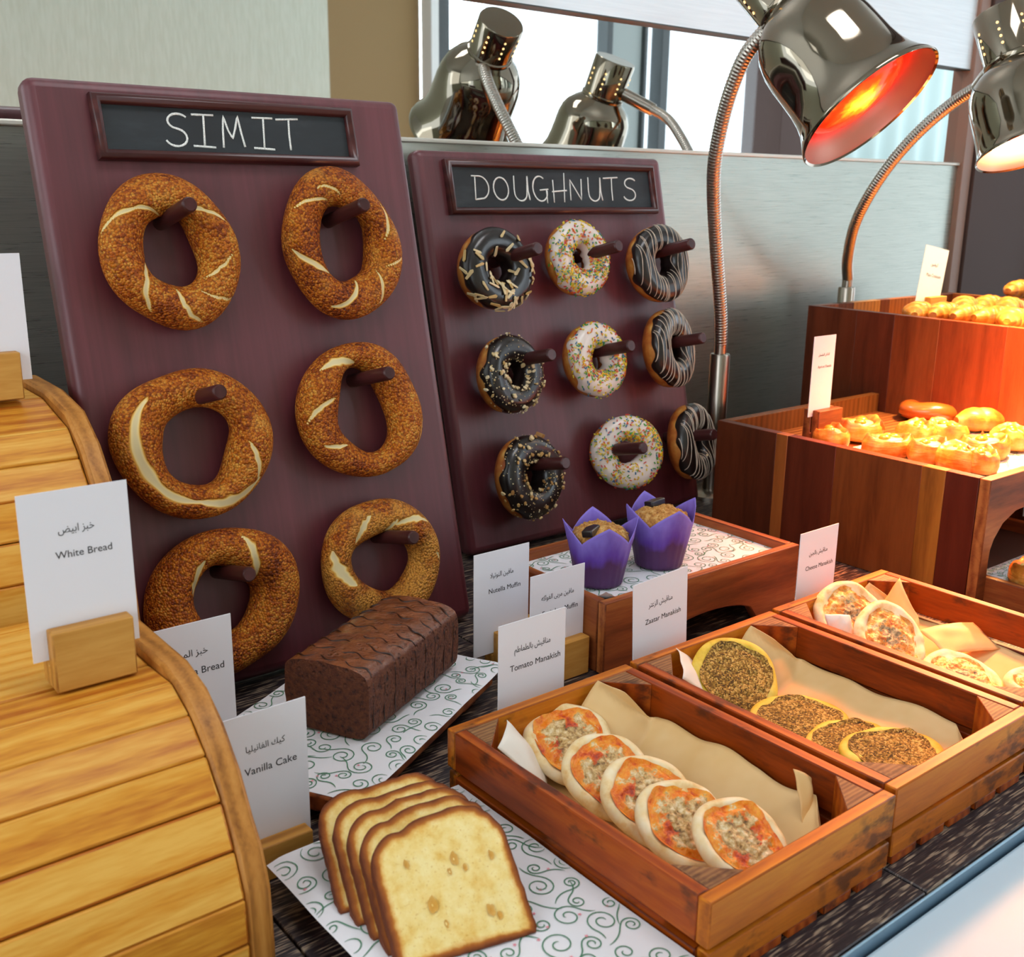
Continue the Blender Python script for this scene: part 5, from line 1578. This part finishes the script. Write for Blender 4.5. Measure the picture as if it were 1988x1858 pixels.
# ------------------------------------------------------------------ heat lamps
def heat_lamp(label, base, tube_top, neck_px, joint, rim_px, axis_px, facing, R_, shade_L, dist, color, watts, glow, glow_s, tr, gr, blend):
    """base: foot of the pole; neck_px: pixels up the gooseneck, tube_top -> joint; rim_px: centre of the shade's mouth"""
    t = thing('heat_lamp', label, 'heat lamp', base, 'gooseneck heat lamps')
    bz = Vector(base)
    g = G(); g.lathe([(0, 0), (0.048, 0), (0.048, 0.006), (0.040, 0.010), (tr, 0.012), (0, 0.012)], 32, 0, T(bz)); g.build('base_plate', 'steel', t)
    g = G(); zt = tube_top
    g.lathe([(tr, 0.011), (tr, zt), (tr * 0.93, zt + 0.003), (tr * 0.62, zt + 0.003), (tr * 0.62, zt + 0.03), (0, zt + 0.03)], 32, 0, T(bz)); g.build('pole', 'steel', t)
    # gooseneck: depth runs from the pole's plane to the joint's as it rises
    P0 = bz + Vector((0, 0, zt + 0.02)); pts = [P0]
    n = len(neck_px)
    for i, q in enumerate(neck_px):
        f = ((i + 1) / (n + 1)) ** blend
        pts.append(onY(*q, P0.y + (joint.y - P0.y) * f))
    pts.append(joint)
    # smooth the run of points
    fine = []
    for i in range(len(pts) - 1):
        p0 = pts[max(0, i - 1)]; p1 = pts[i]; p2 = pts[i + 1]; p3 = pts[min(len(pts) - 1, i + 2)]
        for k in range(14):
            s = k / 14
            fine.append(0.5 * ((2 * p1) + (p2 - p0) * s + (2 * p0 - 5 * p1 + 4 * p2 - p3) * s * s + (3 * p1 - p0 - 3 * p2 + p3) * s ** 3))
    fine.append(pts[-1])
    L = [0]
    for a, b in zip(fine, fine[1:]): L.append(L[-1] + (b - a).length)
    # ribbed hose: radius pulses along the run
    dense = []; rs = []; tot = L[-1]; N = int(tot / 0.00125); j = 0
    for i in range(N + 1):
        s = tot * i / N
        while j < len(L) - 2 and L[j + 1] < s: j += 1
        f = (s - L[j]) / max(1e-9, L[j + 1] - L[j])
        dense.append(fine[j].lerp(fine[j + 1], min(1, f))); rs.append(gr * (1.0 if i % 4 < 2 else 0.94))
    g = G(); g.tube(dense, rs, 14); g.build('gooseneck', 'flex', t, sharp=180)
    # shade axis: pointing out of the mouth
    rc = EYE + ray(*rim_px).normalized() * dist
    v = -ray(*rim_px).normalized()
    d2 = EYE + ray(rim_px[0] + axis_px[0], rim_px[1] + axis_px[1]).normalized() * dist - rc
    d2 = (d2 - v * d2.dot(v)).normalized()
    ax = (v * facing + d2 * math.sqrt(1 - facing * facing)).normalized()
    zax = -ax; x = Vector((1, 0, 0)); x = (x - zax * x.dot(zax)).normalized(); y = zax.cross(x)
    Mx = Matrix(((x.x, y.x, zax.x, rc.x), (x.y, y.y, zax.y, rc.y), (x.z, y.z, zax.z, rc.z), (0, 0, 0, 1)))
    S_ = shade_L
    prof = [(1.0, 0.0), (1.012, 0.010), (0.985, 0.045), (0.925, 0.10), (0.865, 0.17), (0.825, 0.25), (0.80, 0.35), (0.79, 0.47), (0.785, 0.60), (0.765, 0.72), (0.71, 0.83), (0.61, 0.92), (0.48, 0.985), (0.40, 1.03)]
    if glow != 'red':
        prof = [(1.0, 0.0), (1.006, 0.012), (0.975, 0.05), (0.945, 0.12), (0.92, 0.28), (0.91, 0.48), (0.90, 0.63), (0.86, 0.76), (0.77, 0.87), (0.64, 0.95), (0.54, 1.0), (0.49, 1.03)]
    outer = [(r * R_, z * S_) for r, z in prof]
    inner = [((r - 0.018) * R_, z * S_ - 0.0006) for r, z in prof[2:]] 
    g = G(); g.lathe([(0.97 * R_, 0.002)] + outer, 64, 0, Mx, caps=False); sh = g.build('lamp_shade', 'chrome', t, sharp=70)
    g = G(); g.lathe([(0.985 * R_, 0.0015)] + inner, 64, 0, Mx, caps=False); g.build('reflector', 'shade_inside', t, sharp=70)
    nr = (0.40 if glow == 'red' else 0.49) * R_; z0 = S_ * 1.03; z1 = z0 + (0.072 if glow == 'red' else 0.085)
    g = G(); g.lathe([(nr * 1.0, z0 - 0.004), (nr * 1.06, z0), (nr * 1.06, z0 + 0.006), (nr, z0 + 0.008), (nr * 1.02, z1 - 0.003), (nr * 0.98, z1), (0, z1 + 0.0005)], 48, 0, Mx)
    nk = g.build('lamp_neck', 'chrome', t, sharp=50)
    for a in range(8):
        for k in range(4):
            g = G(); an = 2 * PI * a / 8 + 0.2
            g.lathe([(0, 0.0), (0.0022, 0.0), (0.0022, 0.0006), (0, 0.0006)], 10, 0, Mx @ T(cos(an) * nr * 1.012, sin(an) * nr * 1.012, z0 + 0.024 + k * 0.011) @ Matrix.Rotation(an, 4, 'Z') @ RY(90))
            g.build('vent_hole', 'vent', nk)
    # socket between gooseneck and neck
    nc = Mx @ Vector((0, 0, z0 + 0.028)); jd = (nc - joint).normalized()
    g = G(); g.tube([joint - jd * 0.012, joint + jd * 0.012, nc], [gr * 1.25, gr * 1.35, gr * 1.3], 18); g.build('joint', 'steel', t, sharp=50)
    # bulb
    bm = Mat('bulb_' + glow, '#d03010', 0.12)
    tc = bm.coord(); d = bm.n('ShaderNodeVectorMath', 1, {'operation': 'LENGTH'}, i0=bm.coord((1, 1, 0)))
    nn = bm.noise(bm.coord((40, 40, 40)), 1.0, 3)
    e = bm.math('SUBTRACT', 1.0, bm.math('ADD', bm.math('MULTIPLY', d, 18.0), bm.math('MULTIPLY', bm.math('SUBTRACT', nn, 0.5), 0.9)))
    bm.set('Emission Color', bm.ramp(e, *(((0.0, '#a30d02'), (0.35, '#e02004'), (0.62, '#ff5a08'), (0.9, '#ffc428')) if glow == 'red' else ((0.0, '#ffd9a0'), (1.0, '#fff2d8')))))
    bm.set('Emission Strength', glow_s)
    MT['bulb_' + glow] = bm.m
    br = 0.70 * R_
    prof = [(0.30, 0.90), (0.42, 0.72), (0.68, 0.44), (0.735, 0.30), (0.73, 0.21), (0.68, 0.155), (0.54, 0.115), (0.27, 0.09), (0.0, 0.085)]
    g = G(); g.lathe([(r * R_, z * S_) for r, z in prof][::-1], 48)
    b = G(); b.v = g.v; b.f = g.f; b.mi = g.mi; b.tint = g.tint
    ob = b.build('bulb', 'bulb_' + glow, None, sharp=180)
    ob.parent = t; ob.matrix_parent_inverse = Matrix.Identity(4)
    ob.matrix_local = T(-bz) @ Mx
    l = bpy.data.lights.new('heat_glow', 'SPOT'); l.energy = watts; l.color = color; l.spot_size = math.radians(125); l.spot_blend = 0.7; l.shadow_soft_size = 0.05
    lo = bpy.data.objects.new('heat_glow', l); COL.objects.link(lo); lo.parent = t
    lo.matrix_local = T(-bz) @ Mx @ T(0, 0, S_ * 0.06)
    if glow == 'red':      # the yellow core of the filament
        l2 = bpy.data.lights.new('heat_core', 'SPOT'); l2.energy = 10; l2.color = (1.0, 0.60, 0.20); l2.spot_size = math.radians(110); l2.spot_blend = 0.8; l2.shadow_soft_size = 0.04
        lo2 = bpy.data.objects.new('heat_core', l2); COL.objects.link(lo2); lo2.parent = t; lo2.matrix_local = T(-bz) @ Mx @ T(0, 0, S_ * 0.05)
    return t, Mx, rc, ax

M = Mat('vent_glow', '#3a2410', 0.5); M.set('Emission Color', (1.0, 0.62, 0.25, 1)); M.set('Emission Strength', 1.6); MT['vent'] = M.m  # emission stands in for bulb light leaking through the neck's holes
J1 = Vector((1.295, 1.039, 0.749)); J2 = Vector((1.790, 0.993, 0.696))
B1 = onY(1398, 690, 1.205); B2 = onY(1644, 560, 1.275)
heat_lamp('left heat lamp with a bell shade glowing red over the danish pastries', (B1.x, B1.y, 0.0), B1.z, [(1399, 603), (1391, 490), (1386, 396), (1387, 320), (1400, 245), (1420, 173), (1451, 102)], J1,
          (1690, 214), (0.64, 0.77), 0.32, 0.106, 0.185, 1.62, (1.0, 0.20, 0.05), 70, 'red', 4.5, 0.0170, 0.0112, 1.6)
heat_lamp('right heat lamp with a pale lit shade, cut by the right edge of the photo', (B2.x, B2.y, 0.0), B2.z, [(1646, 500), (1660, 436), (1690, 375), (1735, 310), (1790, 250), (1850, 200)], J2,
          (2016, 286), (0.26, 0.966), 0.27, 0.092, 0.135, 1.92, (1.0, 0.70, 0.28), 80, 'white', 12.0, 0.0165, 0.0108, 1.3)
